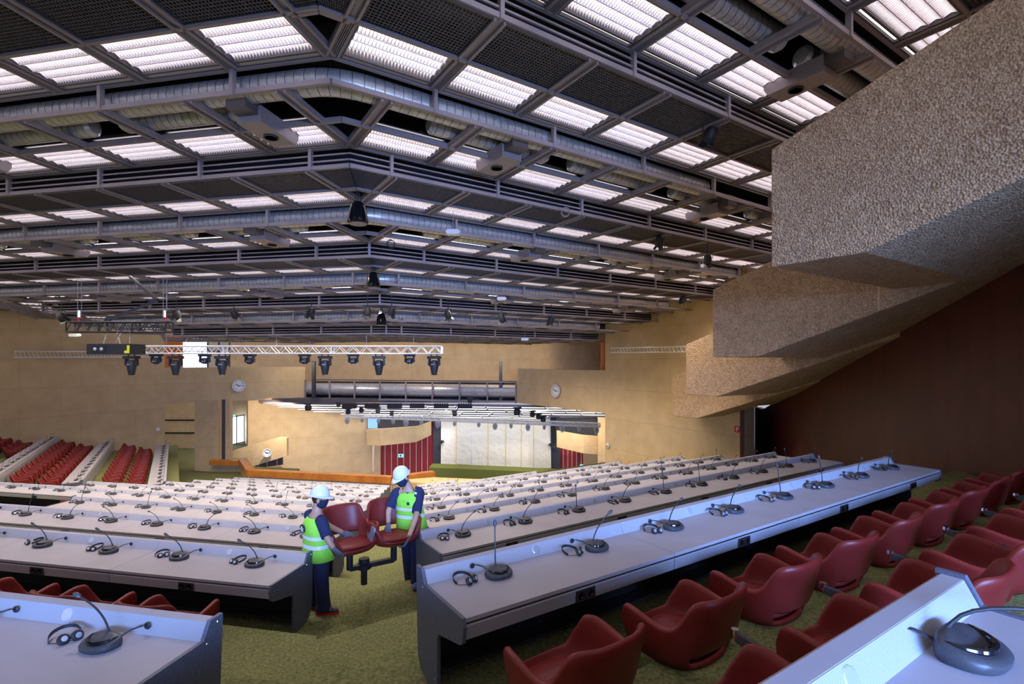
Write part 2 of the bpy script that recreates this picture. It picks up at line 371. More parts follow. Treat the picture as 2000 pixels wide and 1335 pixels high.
# far end, under the bridge: picture outlines placed at their distances
poly_prism('wall_lobby', [(300,780),(382,780),(382,912),(300,912)], 50, .3, M['beige'], 'lobby wall seen through the left opening')
for yy in (820, 845):
    o = poly_prism('trim_%d' % (1 + (yy > 830)), [(322,yy-1),(380,yy-1),(380,yy+1.5),(322,yy+1.5)], 49.7, .1, M['void'])
poly_prism('wall_pier', [(380,780),(418,780),(418,919),(380,918)], 39.8, .5, M['beige'], 'bare concrete pier left of the lobby window')
poly_prism('column_1', [(418,780),(426,780),(426,898),(418,898)], 39.6, .5, M['beige'])
poly_prism('wall_dark_recess', [(426,780),(440,780),(440,900),(426,900)], 41, .2, M['panel'])
poly_prism('column_2', [(440,780),(448,780),(448,898),(440,898)], 39.6, .5, M['beige'])
poly_prism('wall_low', [(380,903),(474,903),(474,924),(380,919)], 39.4, .4, M['beige'], 'low concrete wall under the brown hand rail')
poly_prism('wall_far_left', [(446,770),(482,770),(482,905),(446,905)], 53, .3, M['beige'])
o = poly_prism('window_4', [(448,815),(477,811),(477,862),(448,869)], 52, .15, M['dayglass'], 'bright two-pane window in the lobby'); 
for a, b in (((462.5,811),(462.5,868)), ((477,810),(477,866)), ((448,869),(478,862)), ((448,815),(478,810))):
    k = MB().bar(at(*a, 51.9) - o.location, at(*b, 51.9) - o.location, .07, .1).build('window_frame', M['black'], o)
poly_prism('trim_3', [(448,870),(478,864),(478,878),(448,890)], 51.8, .1, M['apron'])
s_ = vpanel('emergency_sign', 452, 459, 809.5, 813.5, 51.7, M['sign']); tag(s_, 'small lit pale blue exit sign above the bright lobby window', 'sign')
# long beige wall of the lower hall
A0 = c2(-24.5, 47.5); A1 = c2(-13.8, 53.8)
wall('wall_lower_hall', A0, A1, -14, -2.6, .4, M['beige'], 1, 'long pale wall of the lower hall')
# ramp parapet with clock
rp = poly_prism('wall_ramp_parapet', [(447,884),(461,877),(545,853.5),(560,855),(560,890),(495,910),(447,921)], 45, .4, M['beige'], 'slanting concrete ramp parapet with a clock')
gz = poly_prism('window_5', [(490,905),(552,885),(552,918),(490,922)], 47, .1, M['charc'], 'dark glazed lobby below the ramp')
for xx in (505, 522, 541): MB().bar(at(xx, 890, 46.9) - gz.location, at(xx, 920, 46.9) - gz.location, .08).build('window_frame', M['frame'], gz)
poly_prism('slab_landing', [(500,916),(548,909),(559,920),(559,930),(500,930)], 45.5, .5, M['beige'])
# wooden barrier between the halls
def flat(name, pts, z, h, m, lab=None, cat=None):            # plan polygon from picture points lying at height z
    P = [at(x, y, -z / ((y - 705) / 1000)) for x, y in pts]; o0 = P[0]; n = len(P)
    V = [p - o0 for p in P] + [p - o0 - Vector((0, 0, h)) for p in P]
    o = MB().add(V, [tuple(range(n)), tuple(range(n, 2*n))[::-1]] + [(i, n + i, n + (i+1) % n, (i+1) % n) for i in range(n)]).build(name, m, at=o0)
    if cat: tag(o, lab, cat)
    else: struct(o, lab)
    return o
z_ = -7.5
e = 30.75
def lp(x, y, z=0): return loc('L', x, y, z)
def board(name, a, b, w_, h_, m): return MB().bar(a, b, w_, h_).build(name, m, root)
bl0 = lp(-24.6, e, -7.62); 
root = thing('barrier', 'varnished orange wood barrier cap on low concrete wall dividing the two halls', 'barrier', (bl0.x, bl0.y, bl0.z))
axP = Vector((AX + .3, 0, 0)); axP = Vector((AX, (e + .383 * (-AX) * -1 * -1) / .924, 0))
ax_y = (e - .383 * AX) / .924
pa = Vector((AX, ax_y, HC - 7.62)); pr = loc('R', 14.6, ax_y * .924 + .383 * -AX, -7.62)
bl1 = bl0 + (loc('L', 0, 0, 0) * 0) + Vector((-.383 * 5.0, .924 * 5.0, 0))
for a, b in ((bl0, pa), (pa, pr), (bl0, bl1)):
    board('cap', a - root.location, b - root.location, .55, .42, M['orange'])
    board('base', a - root.location - Vector((0, 0, .75)), b - root.location - Vector((0, 0, .75)), .3, 1.1, M['beige'])
o = MB().bar(at(412, 902, 39) , at(474, 903.5, 39), .5, .36).build('handrail', M['orange']); tag(o, 'dark orange wooden hand rail on the low lobby wall', 'handrail')
wt = flat('stage_platform', [(778,937),(848,931.5),(1000,938),(1080,941),(1080,955),(850,946)], -7.35, .12, M['palewood'], 'pale bare wood platform top behind the barrier', 'platform')
# red slatted walls
def redwall(n, pts, zc, xs, lab):
    o = poly_prism(n, pts, zc, .3, M['redslat'], lab)
    for x, y0, y1 in xs:
        MB().bar(at(x, y0, zc - .06) - o.location, at(x, y1, zc - .06) - o.location, .07, .05).build('strip', M['pale'], o)
    return o
redwall('wall_red_left', [(743,800),(848,800),(848,926),(743,935)], 54, [(x, 818, 932) for x in (752,764.5,776.5,788.5,801,813,824,835)], 'red panelled wall with pale strips, left of the sheeted screen')
redwall('wall_red_right', [(1090,820),(1150,820),(1150,925),(1090,925)], 54, [(x, 870, 922) for x in (1100,1109,1117,1126,1135,1143)], 'red panelled wall with pale strips, right of the sheeted screen')
def balc(pts_t, pts_b, zcs, lab):
    n = len(pts_t); T = [at(x, y, z) for (x, y), z in zip(pts_t, zcs)]; B = [at(x, y, z) for (x, y), z in zip(pts_b, zcs)]
    o0 = B[0]; d = Vector((SH, CH, 0)) * .5; V = [p - o0 for p in T + B] + [p - o0 + d for p in T + B]; F = []
    for i in range(n - 1):
        F += [(i, i + 1, n + i + 1, n + i), (2*n + i + 1, 2*n + i, 3*n + i, 3*n + i + 1), (i + 1, i, 2*n + i, 2*n + i + 1), (n + i, n + i + 1, 3*n + i + 1, 3*n + i)]
    F += [(0, n, 3*n, 2*n), (n - 1, 3*n - 1, 4*n - 1, 2*n - 1)]
    o = MB().add(V, F).build('balcony_parapet', M['beige'], at=o0); tag(o, lab, 'balcony'); return o
balc([(716,838),(743,837.5),(812,833),(841,823)], [(716,869),(743,870),(812,863),(841,850)], [52.5,51,50,52], 'pale concrete box balcony left of the sheeted screen')
balc([(1088,841),(1140,850),(1169,852)], [(1088,873),(1140,885),(1169,887)], [50,49.5,50.5], 'pale concrete box balcony right of the sheeted screen')
poly_prism('wall_booth_left', [(717,812),(843,812),(843,842),(717,842)], 53, .1, M['charc'])
o = poly_prism('window_6', [(718,815),(737,815),(737,836),(718,836)], 52.8, .1, M['blueglass'], 'blue lit booth window over the left stage balcony')
poly_prism('wall_booth_right', [(1086,815),(1170,815),(1170,856),(1086,856)], 52, .1, M['charc'])
poly_prism('wall_right_end', [(1140,880),(1168,880),(1168,930),(1140,930)], 51.5, .3, M['beige'])
poly_prism('column_3', [(1168,815),(1184,815),(1184,935),(1168,935)], 50, .3, M['beige'])
poly_prism('column_4', [(727,870),(731,870),(731,920),(727,920)], 51, .2, M['pale'])
# stage: black frame, dust sheet, green riser
poly_prism('wall_stage', [(846,800),(1094,812),(1094,925),(846,920)], 53.5, .3, M['charc'], 'black frame around the sheeted screen')
sh = poly_prism('dust_sheet', [(861.5,800),(1075,812),(1076.5,914),(1020,913),(1019,914.5),(985,911),(894,906),(893,908),(861,907)], 53, .06, M['sheet'], kind=None)
tag(sh, 'large white dust sheet taped over the stage screen', 'sheet')
for x in (891.5, 923, 953.5, 988, 1018.5, 1042):
    MB().bar(at(x, 815, 52.97) - sh.location, at(x, 911, 52.97) - sh.location, .09, .03).build('tape', M['sheet2'] if x != 923 else M['white'], sh)
for i_, (px, py) in enumerate(((862.5, 861), (1076, 867))):
    b_ = MB(); b_.box(-.22, .22, -.2, .1, -.08, .08); b_.box(-.35, .35, -.22, -.18, -.12, -.06); b_.lathe([(.03,-.3),(.09,-.25),(.09,-.05),(.03,0)], 8, (0, -.1, .02))
    k = b_.build('bracket', M['black'], at=at(px, py, 52.7), rz=-HEAD); tag(k, 'small black bracket fixing at the %s edge of the dust sheet' % ['left', 'right'][i_], 'bracket')
rs = poly_prism('stage_riser', [(838,912.5),(1000,919),(1094,924),(1094,945),(838,938)], 50, 2, M['greenpaint'], kind=None); tag(rs, 'olive green stage front below the sheeted screen', 'stage')
for px, py, zc, lab in ((783, 889.5, 53.5, 'small cyan lit exit sign on the left red wall'), (1138, 910, 53.5, 'small cyan lit exit sign on the right red wall')):
    k = MB().box(-.28, .28, 0, .06, -.17, .17).build('exit_sign', M['sign'], at=at(px, py, zc), rz=-HEAD); tag(k, lab, 'sign')
    MB().box(-.08, .06, -.01, 0, -.1, .1).box(-.2, -.1, -.01, 0, -.03, .03).build('pictogram', M['black'], k)
# pipe rails, wall trusses
def ladder(a, b, h, n_, lab, r=.03, name='wall_truss', m=None, depth=0):
    a = Vector(a); b = Vector(b); m = m or M['alu']
    o = thing(name, lab, 'truss', a); d = b - a; c = MB()
    for dz in (0, h): c.tube([(0, 0, dz), d + Vector((0, 0, dz))], r, 6)
    c.build('chord', m, o)
    q = MB()
    for i in range(n_):
        t0, t1 = i / n_, (i + .6) / n_
        q.tube([d * t0 + Vector((0, 0, h)), d * t1], r * .6, 5)
    q.build('lacing', m, o); return o
ladder(at(568, 836, 49.5), at(695, 825, 53), .32, 24, 'thin pale double rail on the lower hall wall', .05)
ladder(at(28, 698, 32.2), at(318, 697, 39.2), .38, 40, 'long silver ladder truss fixed on the left concrete wall', .05)
ladder(at(1193, 688, 31.8), at(1345, 687, 26.5), .28, 22, 'short silver ladder truss fixed on the right concrete wall', .04)
# ceiling of the lower hall: rows of lamps between dark rails
zz = [(45.2, 790, 545), (46.6, 794, 548), (48.2, 798.5, 585), (49.8, 802.5, 615), (51.2, 806.5, 668), (52.0, 810, 712)]
for k, (zc, y, xl) in enumerate(zz):
    for j, xa in enumerate(range(xl, 1180 if k < 4 else 1040, 58)):
        xb = min(xa + 54, 1180); y0 = y + (xa - 600) * .012; y1 = y + (xb - 600) * .012
        a, b = at(xa, y0, zc), at(xb, y1, zc)
        mid = (a + b) / 2; o = thing('strip_light', 'long white strip lamp in the %s row of the lower hall ceiling' % ORD[k], 'lamp', mid, 0, 'strip lamps of the lower hall')
        MB().bar(a - mid, b - mid, .7, .05).build('tube', M['lamp2'], o)
        MB().bar(a - mid + Vector((0, 0, .09)), b - mid + Vector((0, 0, .09)), .8, .1).build('housing', M['darkframe'], o)
    b0 = at(xl - 30, y - 3.2 + (xl - 630) * .012, zc - .5); b1 = at(1182, y - 3.2 + 7, zc - .5)
    st = MB().bar((0, 0, 0), b1 - b0, .12, .14).build('trim_%d' % (4 + k), M['frame'], at=b0); struct(st)
up = poly_prism('ceiling_lower_hall', [(505,778),(1184,778),(1184,786),(505,786)], 44.0, 14, M['darkframe'], 'dark ceiling of the lower hall')
# bridge with duct between the parapets
dB = Vector(W2) - Vector(W3); LB = dB.length; aB = math.atan2(dB.y, dB.x)
br = thing('duct_bridge', 'grey steel mesh bridge carrying a fat silver duct between the parapets', 'bridge', (W3[0], W3[1], HC - 3.38), aB)
mb = MB()
for z0, h_ in ((0, .16), (1.62, .1)): mb.box(0, LB, -.06, .06, z0, z0 + h_)
mb.box(0, LB, .1, 1.6, 0, .08)
mb.build('rail', M['frame'], br)
for i in range(9):
    MB().box(i * (LB - .1) / 8, i * (LB - .1) / 8 + .1, -.09, .06, -.05, 1.72).build('post', M['frame'], br)
mb = MB()
for i in range(150): mb.box(i * LB / 150, i * LB / 150 + .02, 1.2, 1.22, .1, 1.6)
for i in range(9): mb.box(0, LB, 1.2, 1.22, .1 + i * .18, .115 + i * .18)
mb.build('mesh', M['darkframe'], br)
mb = MB(); mb.tube([(0, .55, .86), (LB, .55, .86)], .5, 20)
for i in range(8):
    x_ = (i + .5) * LB / 8; mb.tube([(x_ - .06, .55, .86), (x_ + .06, .55, .86)], .525, 20)
mb.build('duct', M['duct'], br, smooth=True)
MB().box(0, LB, 1.7, 1.8, 0, 1.7).build('backing', M['void'], br)
for px, y0, y1, lab in ((613, 705, 777, 'tall thin black column speaker at the left end of the bridge'), (978, 705, 785, 'tall thin black column speaker near the right end of the bridge')):
    a = at(px, y1, 42.2); h = (y1 - y0) * .0422
    o = MB().box(-.13, .13, -.12, .12, 0, h).build('column_speaker', M['black'], at=a, rz=-HEAD); tag(o, lab, 'speaker')
    MB().box(-.1, .1, -.14, -.12, .1, h - .1).build('grille', M['charc'], o)
    MB().box(-.04, .04, .12, .5, h * .3, h * .34).build('bracket', M['frame'], o)
# clocks
def clock(p, rz, r, lab):
    o = thing('wall_clock', lab, 'clock', p, rz)
    mb = MB()
    for k in range(32):
        pass
    rim = MB().lathe([(r*.86,0),(r,0),(r,.1),(r*.93,.12),(r*.9,.1),(r*.9,.06)], 32); rim.v = [(x, -z, y) for x, y, z in rim.v]; rim.build('rim', M['white'], o, smooth=True)
    f = MB().lathe([(r*.9,0),(r*.9,.055)], 32); f.v = [(x, -z, y) for x, y, z in f.v]; f.build('face', M['white'], o)
    t = MB()
    for k in range(12):
        a = k * math.pi / 6; c, s = math.sin(a), math.cos(a)
        t.bar((c*r*.68, -.062, s*r*.68), (c*r*.84, -.062, s*r*.84), .012 if k % 3 else .02, .05)
    t.build('hour_mark', M['black'], o)
    for nm, a, l_, w_ in (('hour_hand', R(-58), .5, .05), ('minute_hand', R(92), .75, .035)):
        MB().bar((-math.sin(a)*.08, -.075, -math.cos(a)*.08), (math.sin(a)*r*l_, -.075, math.cos(a)*r*l_), .015, w_).build(nm, M['black'], o)
pa_ = Vector((W4[0], W4[1], 0)); pb_ = Vector((W3[0], W3[1], 0))
def onwall(A, B, px):                                # where the picture column px meets the plan line A-B
    u = (px - 1000) / 1000; dx, dy = CH * u + SH, -SH * u + CH
    ex, ey = B[0] - A[0], B[1] - A[1]; det = dx * -ey + ex * dy
    t = (A[0] * -ey + ex * A[1]) / det; return t      # = zc
def hang(A, B, px, py, off=.14):
    zc = onwall(A, B, px) - off; return at(px, py, zc), math.atan2(B[1] - A[1], B[0] - A[0])
p, a = hang(W4, W3, 466, 753); clock(p, a, .49, 'large round white clock on the left concrete parapet')
p, a = hang(W2, W1, 1086, 763); clock(p, a, .46, 'large round white clock on the right concrete parapet')
clock(at(521, 884, 44.7), R(20), .36, 'small round white clock on the slanting ramp parapet')
# wall fittings
p, a = hang(W1, W0, 1441, 838, .04)
fs = MB().box(-.15, .15, -.04, 0, -.15, .15).build('fire_sign', M['red'], at=p, rz=a); tag(fs, 'small red F fire point sign on the right concrete wall', 'sign')
MB().box(-.06, -.02, -.05, -.04, -.1, .1).box(-.02, .07, -.05, -.04, .06, .1).box(-.02, .05, -.05, -.04, -.01, .03).build('letter', M['white'], fs)
p, a = hang(W5, W4, 308, 838, .06)
k = MB().box(-.12, .12, -.05, 0, -.12, .12).build('wall_switch', M['white'], at=p, rz=a); tag(k, 'small white wall switch left of the lobby opening', 'switch')
MB().box(-.05, .05, -.07, -.05, -.05, .05).build('button', M['white'], k)
p, a = hang(W1, W0, 1187.5, 869, .1)
k = MB().box(-.09, .09, -.06, 0, -.12, .12).build('wall_sensor', M['white'], at=p, rz=a); tag(k, 'small white sensor box at the near edge of the right wall', 'sensor')
MB().box(-.06, .06, -.08, -.06, -.08, -.03).build('lens', M['charc'], k)
# ======================= main ceiling =======================
def Zp(i): return 4.55 * (1 - .101 * min(i, 7))            # underside level after fascia i, above the eye
def yR(i, o=0): return 8.64 + 2.273 * i + o
def yL(i, o=0): return yR(i, o) - 1.015
def yF(i, o=0): return -5.04 + 2.273 * (i - 5) + o
def tA(i): return 2.15 + .942 * i                           # along-row place of the fold, right side
def xB(i): return -(26.2 - .94 * (i - 5))                   # fold between left and far left sectors (L frame x)
def A_(i, o=0): return loc('R', tA(i) + .414 * o, yR(i, o), 0)
def B_(i, o=0):
    return loc('L', xB(i) + .414 * o, yL(i, o), 0)
def Rend(i, o=0): return loc('R', 23.3, yR(i, o), 0)
def Lend(i, o=0): return loc('L', max(xB(i), -30), yL(i, o), 0)
def Fend(i, o=0):
    b = B_(i, o); n = 11.7 - (i - 5) * 1.9; return b + Vector((-.383, .924, 0)) * max(n, 1)
IB = 7
lampm = None
def light_mesh():
    f = MB(); W, D = 1.60, 1.02
    for x in (-W/2, W/2): f.box(x - .03, x + .03, 0, D, -.02, .12)
    for y in (0, D - .14, D - .02): f.box(-W/2, W/2, y - .02, y + .02, -.02, .10)
    f.box(-W/2, W/2, 0, D, .14, .16)
    fm = f.mesh('light_frame', M['darkframe'])
    l = MB(); rows = [(.03 + k * .21, .03 + k * .21 + .205) for k in range(4)]
    for y0, y1 in rows:
        l.prism([(y0, .01), (y0 + .015, .01), (y0 + .03, .11), (y0, .11)], -W/2 + .04, W/2 - .04)
        n = 26
        for j in range(n):
            x = -W/2 + .06 + j * (W - .12) / (n - 1)
            ym = (y0 + y1) / 2   # scalloped cross blade
            l.prism([(y0, .015), (ym, .05), (y1, .015), (y1, .10), (y0, .10)], x - .004, x + .004)
    lm = l.mesh('light_louvre', M['louver'])
    e = MB().box(-W/2 + .03, W/2 - .03, .02, D - .17, .112, .118)
    e.box(-W/2 + .03, W/2 - .03, D - .10, D - .05, .03, .04, 1)
    em = e.mesh('light_lamp', [M['lamp'], M['strip']])
    return fm, lm, em
FM, LM, EM = light_mesh()
fr = MB(); W_, D_ = 1.66, 1.18
for x in (-W_/2, W_/2): fr.box(x - .02, x + .02, 0, D_, -.02, .06)
for y in (0, D_): fr.box(-W_/2, W_/2, y - .02, y + .02, -.02, .06)
GF = fr.mesh('grille_frame', M['darkframe'])
g = MB()
for k in range(1, 28): g.box(-W_/2 + k * W_/28 - .006, -W_/2 + k * W_/28 + .006, 0, D_, 0, .035)
for k in range(1, 18): g.box(-W_/2, W_/2, k * D_/18 - .006, k * D_/18 + .006, 0, .035)
GM = g.mesh('grille_cells', M['grille'])
SIDE = {'R': 'right', 'L': 'left', 'F': 'far left'}
def bayname(i): return ORD[i + 2]
light0 = None; grille0 = None
def put_light(s, x, y, z, i, k):
    global light0
    lab = 'louvred white ceiling light, %s from the fold, %s ceiling step, %s side' % (ORD[min(k, 17)], bayname(i), SIDE[s])
    if light0 is None:
        light0 = thing('ceiling_light', lab, 'ceiling light', loc(s, x, y, z), TH[s], 'louvred lights in the stepped ceiling')
        link('frame', FM, light0); link('louvre', LM, light0); link('lamp', EM, light0)
    else: dup(light0, loc(s, x, y, z), TH[s], lab)
def put_grille(s, x, y, z, i, k):
    global grille0
    lab = 'dark eggcrate ceiling grille, %s from the fold, %s ceiling step, %s side' % (ORD[min(k, 17)], bayname(i), SIDE[s])
    if grille0 is None:
        grille0 = thing('ceiling_grille', lab, 'ceiling grille', loc(s, x, y, z), TH[s], 'eggcrate grilles in the stepped ceiling')
        link('frame', GF, grille0); link('cells', GM, grille0)
    else: dup(grille0, loc(s, x, y, z), TH[s], lab)
cbm = MB()
for x in (-.085, .085): cbm.box(x - .022, x + .022, 0, 2.25, -.05, .06)
cbm.box(-.06, .06, 0, 2.25, .0, .03)
for x in (-.045, -.015, .015, .045): cbm.box(x - .006, x + .006, 1.2, 2.25, -.04, .03)
CB = cbm.mesh('crossbar', M['frame'])
for i in range(-2, 12):
    flatb = i > IB
    z = Zp(i - 1); d = 2.273; even = (i % 2 == 0)
    secs = [('R', tA(i), 23.0, 1)]
    secs.append(('L', tA(i) + 2.44, (-xB(i) if i > 2 else 26), -1))
    fr_root = thing('ceiling_frame', 'grey steel cross bars of the %s ceiling step' % bayname(i), 'ceiling frame', (0, 0, HC + z), 0)
    for s, t0, tmax, sg in secs:
        yf = yR(i) if s == 'R' else yL(i)
        if i == -2 and s == 'L': continue
        n = int((tmax - t0) / 1.84)
        for k in range(n + 1):
            t = t0 + 1.84 * k
            p = loc(s, sg * t, yf - d, 0)
            c = link('crossbar', CB, fr_root, (p.x, p.y, 0), TH[s])
            if k == n: break
            tm = t + .92
            if s == 'R' and i <= 1 and tm > 19: continue
            put_light(s, sg * tm, yf - 1.04, z, i, k)
            if even and not flatb: put_grille(s, sg * tm, yf - 2.24, z, i, k)
    if 3 < i:
        nF = max(1, int((11.7 - (i - 5) * 1.9) / 1.84)) if i < 11 else 1
        for k in range(nF):
            b = B_(i); bx = -(b.x * -.383 + b.y * .924)
            put_light('F', bx - .92 - 1.84 * k, yF(i) - 1.04, z, i, k)
            p = loc('F', bx - 1.84 * (k + 1), yF(i) - d, 0); link('crossbar', CB, fr_root, (p.x, p.y, 0), TH['F'])
    # folded corner grille / dark plate at the fold
    a0, a1 = A_(i - 1), A_(i); hgt = .02
    if even and not flatb and i > -2:
        R0, L0 = loc('R', tA(i), yR(i) - d, 0), loc('L', -(tA(i) + 2.44), yL(i) - d, 0)
        cg = MB(); o0 = Vector((a0.x, a0.y, HC + z))
        r1 = loc('R', tA(i), yR(i) - 1.04, 0); l1 = loc('L', -(tA(i) + 2.44), yL(i) - 1.04, 0)
        am = A_(i, -1.04)
        for u0, u1, v0, v1 in ((a0, R0, am, r1), (a0, L0, am, l1)):
            for k in range(1, 22):
                f = k / 22; q0 = u0.lerp(v0, f); q1 = u1.lerp(v1, f)
                cg.bar((q0.x - o0.x, q0.y - o0.y, .02), (q1.x - o0.x, q1.y - o0.y, .02), .008, .045)
            for k in range(0, 16):
                f = k / 16; q0 = u0.lerp(u1, f); q1 = v0.lerp(v1, f)
                cg.bar((q0.x - o0.x, q0.y - o0.y, .02), (q1.x - o0.x, q1.y - o0.y, .02), .008, .045)
        co = cg.build('corner_grille', M['grille'], at=o0); tag(co, 'folded corner eggcrate grille at the fold of the %s ceiling step' % bayname(i), 'ceiling grille')
        MB().bar((am.x - o0.x, am.y - o0.y, 0), (r1.x - o0.x, r1.y - o0.y, 0), .07, .1).bar((am.x - o0.x, am.y - o0.y, 0), (l1.x - o0.x, l1.y - o0.y, 0), .07, .1).build('edge_bar', M['frame'], co)
    # long bars where grille or void meets the lights
    mb = MB(); o0 = Vector((a0.x, a0.y, HC + z))
    pts = [Fend(i, -1.1) if i > 3 else None, Lend(i, -1.1) if i <= 3 else B_(i, -1.1), A_(i, -1.1), Rend(i, -1.1)]
    pts = [p for p in pts if p is not None]
    for p, q in zip(pts, pts[1:]): mb.bar((p.x, p.y, 0), (q.x, q.y, 0), .06, .1)
    mb.build('long_bar', M['frame'], fr_root)
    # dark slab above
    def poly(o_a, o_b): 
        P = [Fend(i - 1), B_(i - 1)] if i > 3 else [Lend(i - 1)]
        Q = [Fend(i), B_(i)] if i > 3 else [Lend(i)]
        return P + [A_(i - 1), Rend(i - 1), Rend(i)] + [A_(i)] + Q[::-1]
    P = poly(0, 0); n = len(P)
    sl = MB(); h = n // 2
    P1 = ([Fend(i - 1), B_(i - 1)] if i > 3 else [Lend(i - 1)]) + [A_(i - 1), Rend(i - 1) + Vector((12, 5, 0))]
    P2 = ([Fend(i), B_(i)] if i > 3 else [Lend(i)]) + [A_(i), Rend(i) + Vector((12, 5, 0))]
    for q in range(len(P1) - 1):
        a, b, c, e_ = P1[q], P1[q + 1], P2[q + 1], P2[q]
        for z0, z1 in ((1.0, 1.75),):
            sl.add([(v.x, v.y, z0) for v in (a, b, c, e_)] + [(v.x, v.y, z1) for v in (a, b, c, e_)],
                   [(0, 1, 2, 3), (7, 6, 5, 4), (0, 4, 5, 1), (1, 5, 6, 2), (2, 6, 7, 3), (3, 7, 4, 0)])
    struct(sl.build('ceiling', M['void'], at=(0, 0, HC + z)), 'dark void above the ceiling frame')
# fascias
for i in range(-2, IB + 1):
    even = i % 2 == 0; z = Zp(i); H_ = Zp(i - 1) - z
    pts = [Fend(i) if i > 2 else None, B_(i) if i > 2 else Lend(i), A_(i), Rend(i)]
    pts = [p for p in pts if p is not None]
    a0 = A_(i)
    root = thing('ceiling_fascia', ('%s step fascia of the ceiling, ' % bayname(i)) + ('open frame in front of a silver duct' if even else 'railing of slim horizontal bars'), 'ceiling fascia', (a0.x, a0.y, HC + z))
    def rail(nm, dz, w_, h_):
        mb = MB()
        for p, q in zip(pts, pts[1:]): mb.bar((p.x - a0.x, p.y - a0.y, dz), (q.x - a0.x, q.y - a0.y, dz), w_, h_)
        mb.build(nm, M['frame'], root)
    rail('bottom_rail', .04, .07, .085); rail('top_rail', H_ - .02, .07, .05)
    if not even: rail('middle_rail', .17, .035, .035); rail('middle_rail', .30, .03, .03)
    pm = MB().box(-.035, .035, -.055, .04, -.01, H_ + .02).mesh('fascia_post', M['frame'])
    k = 0
    ts = [4.0 + 2.76 * k for k in range(-2, 8)]
    for t in ts:
        if tA(i) + .3 < t < 23.2:
            p = loc('R', t, yR(i), 0); link('post', pm, root, (p.x - a0.x, p.y - a0.y, 0), TH['R'])
            tl = t + 2.44
            if tl < -xB(i): p = loc('L', -tl, yL(i), 0); link('post', pm, root, (p.x - a0.x, p.y - a0.y, 0), TH['L'])
    if not even and i > 2: link('post', pm, root, (0, 0, 0), 0)
    if i > 2:
        p = B_(i); link('post', pm, root, (p.x - a0.x, p.y - a0.y, 0), TH['L'])
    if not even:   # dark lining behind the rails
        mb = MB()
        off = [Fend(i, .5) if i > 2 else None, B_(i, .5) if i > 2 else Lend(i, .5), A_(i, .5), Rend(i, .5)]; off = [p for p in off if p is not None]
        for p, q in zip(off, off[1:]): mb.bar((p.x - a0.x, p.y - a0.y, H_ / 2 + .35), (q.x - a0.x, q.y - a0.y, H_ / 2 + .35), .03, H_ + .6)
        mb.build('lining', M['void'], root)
    else:
        zc_ = z + H_ / 2 + .03; r_ = .225
        o = .34
        P = [Fend(i, o) if i > 2 else None, B_(i, o) if i > 2 else Lend(i, o), A_(i, o), loc('R', {0: 12.3, 2: 20.5, 4: 21.6, 6: 21.0}.get(i, 13), yR(i, o), 0)]; P = [p for p in P if p is not None]
        # rounded bends
        path = []
        for j, p in enumerate(P):
            if j in (0, len(P) - 1): path.append(p); continue
            dA = (P[j - 1] - p).normalized(); dB_ = (P[j + 1] - p).normalized()
            for q in range(7):
                f = q / 6; path.append((p + dA * .55).lerp(p, f).lerp(p.lerp(p + dB_ * .55, f), f))
        a1 = A_(i, o)
        dt = thing('air_duct', 'round galvanised air duct behind the %s step fascia' % bayname(i), 'duct', (a1.x, a1.y, HC + zc_))
        rel = [Vector((p.x - a1.x, p.y - a1.y, 0)) for p in path]
        MB().tube(rel, r_, 20).build('pipe', M['duct'], dt, smooth=True)
        sm = MB()
        for p, q in zip(rel, rel[1:]):
            L_ = (q - p).length; d_ = (q - p).normalized(); n = max(1, int(L_ / .17))
            for j in range(n):
                c_ = p + d_ * (j + .5) * L_ / n; sm.tube([c_ - d_ * .006, c_ + d_ * .006], r_ + .004, 16, cap=False)
        sm.build('seam', M['seam'], dt)
# ducts and boxes hanging in the open bays
for i in (-1, 1, 3, 5):
    z = Zp(i - 1)
    for s, sg, ts in (('R', 1, [tA(i) + 1.2 + 3.7 * k for k in range(5)]), ('L', -1, [tA(i) + 3.7 + 3.7 * k for k in range(5)])):
        if i == -1 and s == 'L': continue
        yy = (yR(i) if s == 'R' else yL(i)) - 1.33
        dt = None; p0 = loc(s, 0, yy, z + .26)
        dt = thing('air_duct', 'row of short silver duct lengths in the open %s ceiling step, %s side' % (bayname(i), SIDE[s]), 'duct', p0, TH[s])
        for t in ts:
            if t > 20: continue
            MB().tube([(sg * t, 0, 0), (sg * (t + .06), 0, 0), (sg * (t + 2.9), 0, 0), (sg * (t + 3.0), 0, 0)], [.14, .2, .2, .14], 18).build('pipe', M['duct'], dt, smooth=True)
            sm = MB()
            for j in range(17):
                x = t + .12 + j * .165; sm.tube([(sg * x - .006, 0, 0), (sg * x + .006, 0, 0)], .204, 16, cap=False)
            sm.build('seam', M['seam'], dt)
        q0, q1 = (ts[0], 21.5)
        q0, q1 = sorted((sg * q0, sg * q1)); MB().box(q0, q1, .42, .5, -.1, .02).box(q0, q1, -.5, -.44, -.12, .0).build('tray', M['darkframe'], dt)
vb = [('R', -1, 10.07), ('R', 1, 6.06), ('R', 1, 13.5), ('L', 1, 6.58), ('L', 1, 14.0), ('R', 3, 9.97), ('R', 3, 17.3), ('L', 3, 9.95), ('L', 3, 17.4), ('R', 5, 11.9), ('R', 5, 19.3), ('L', 5, 13.4), ('L', 5, 20.8)]
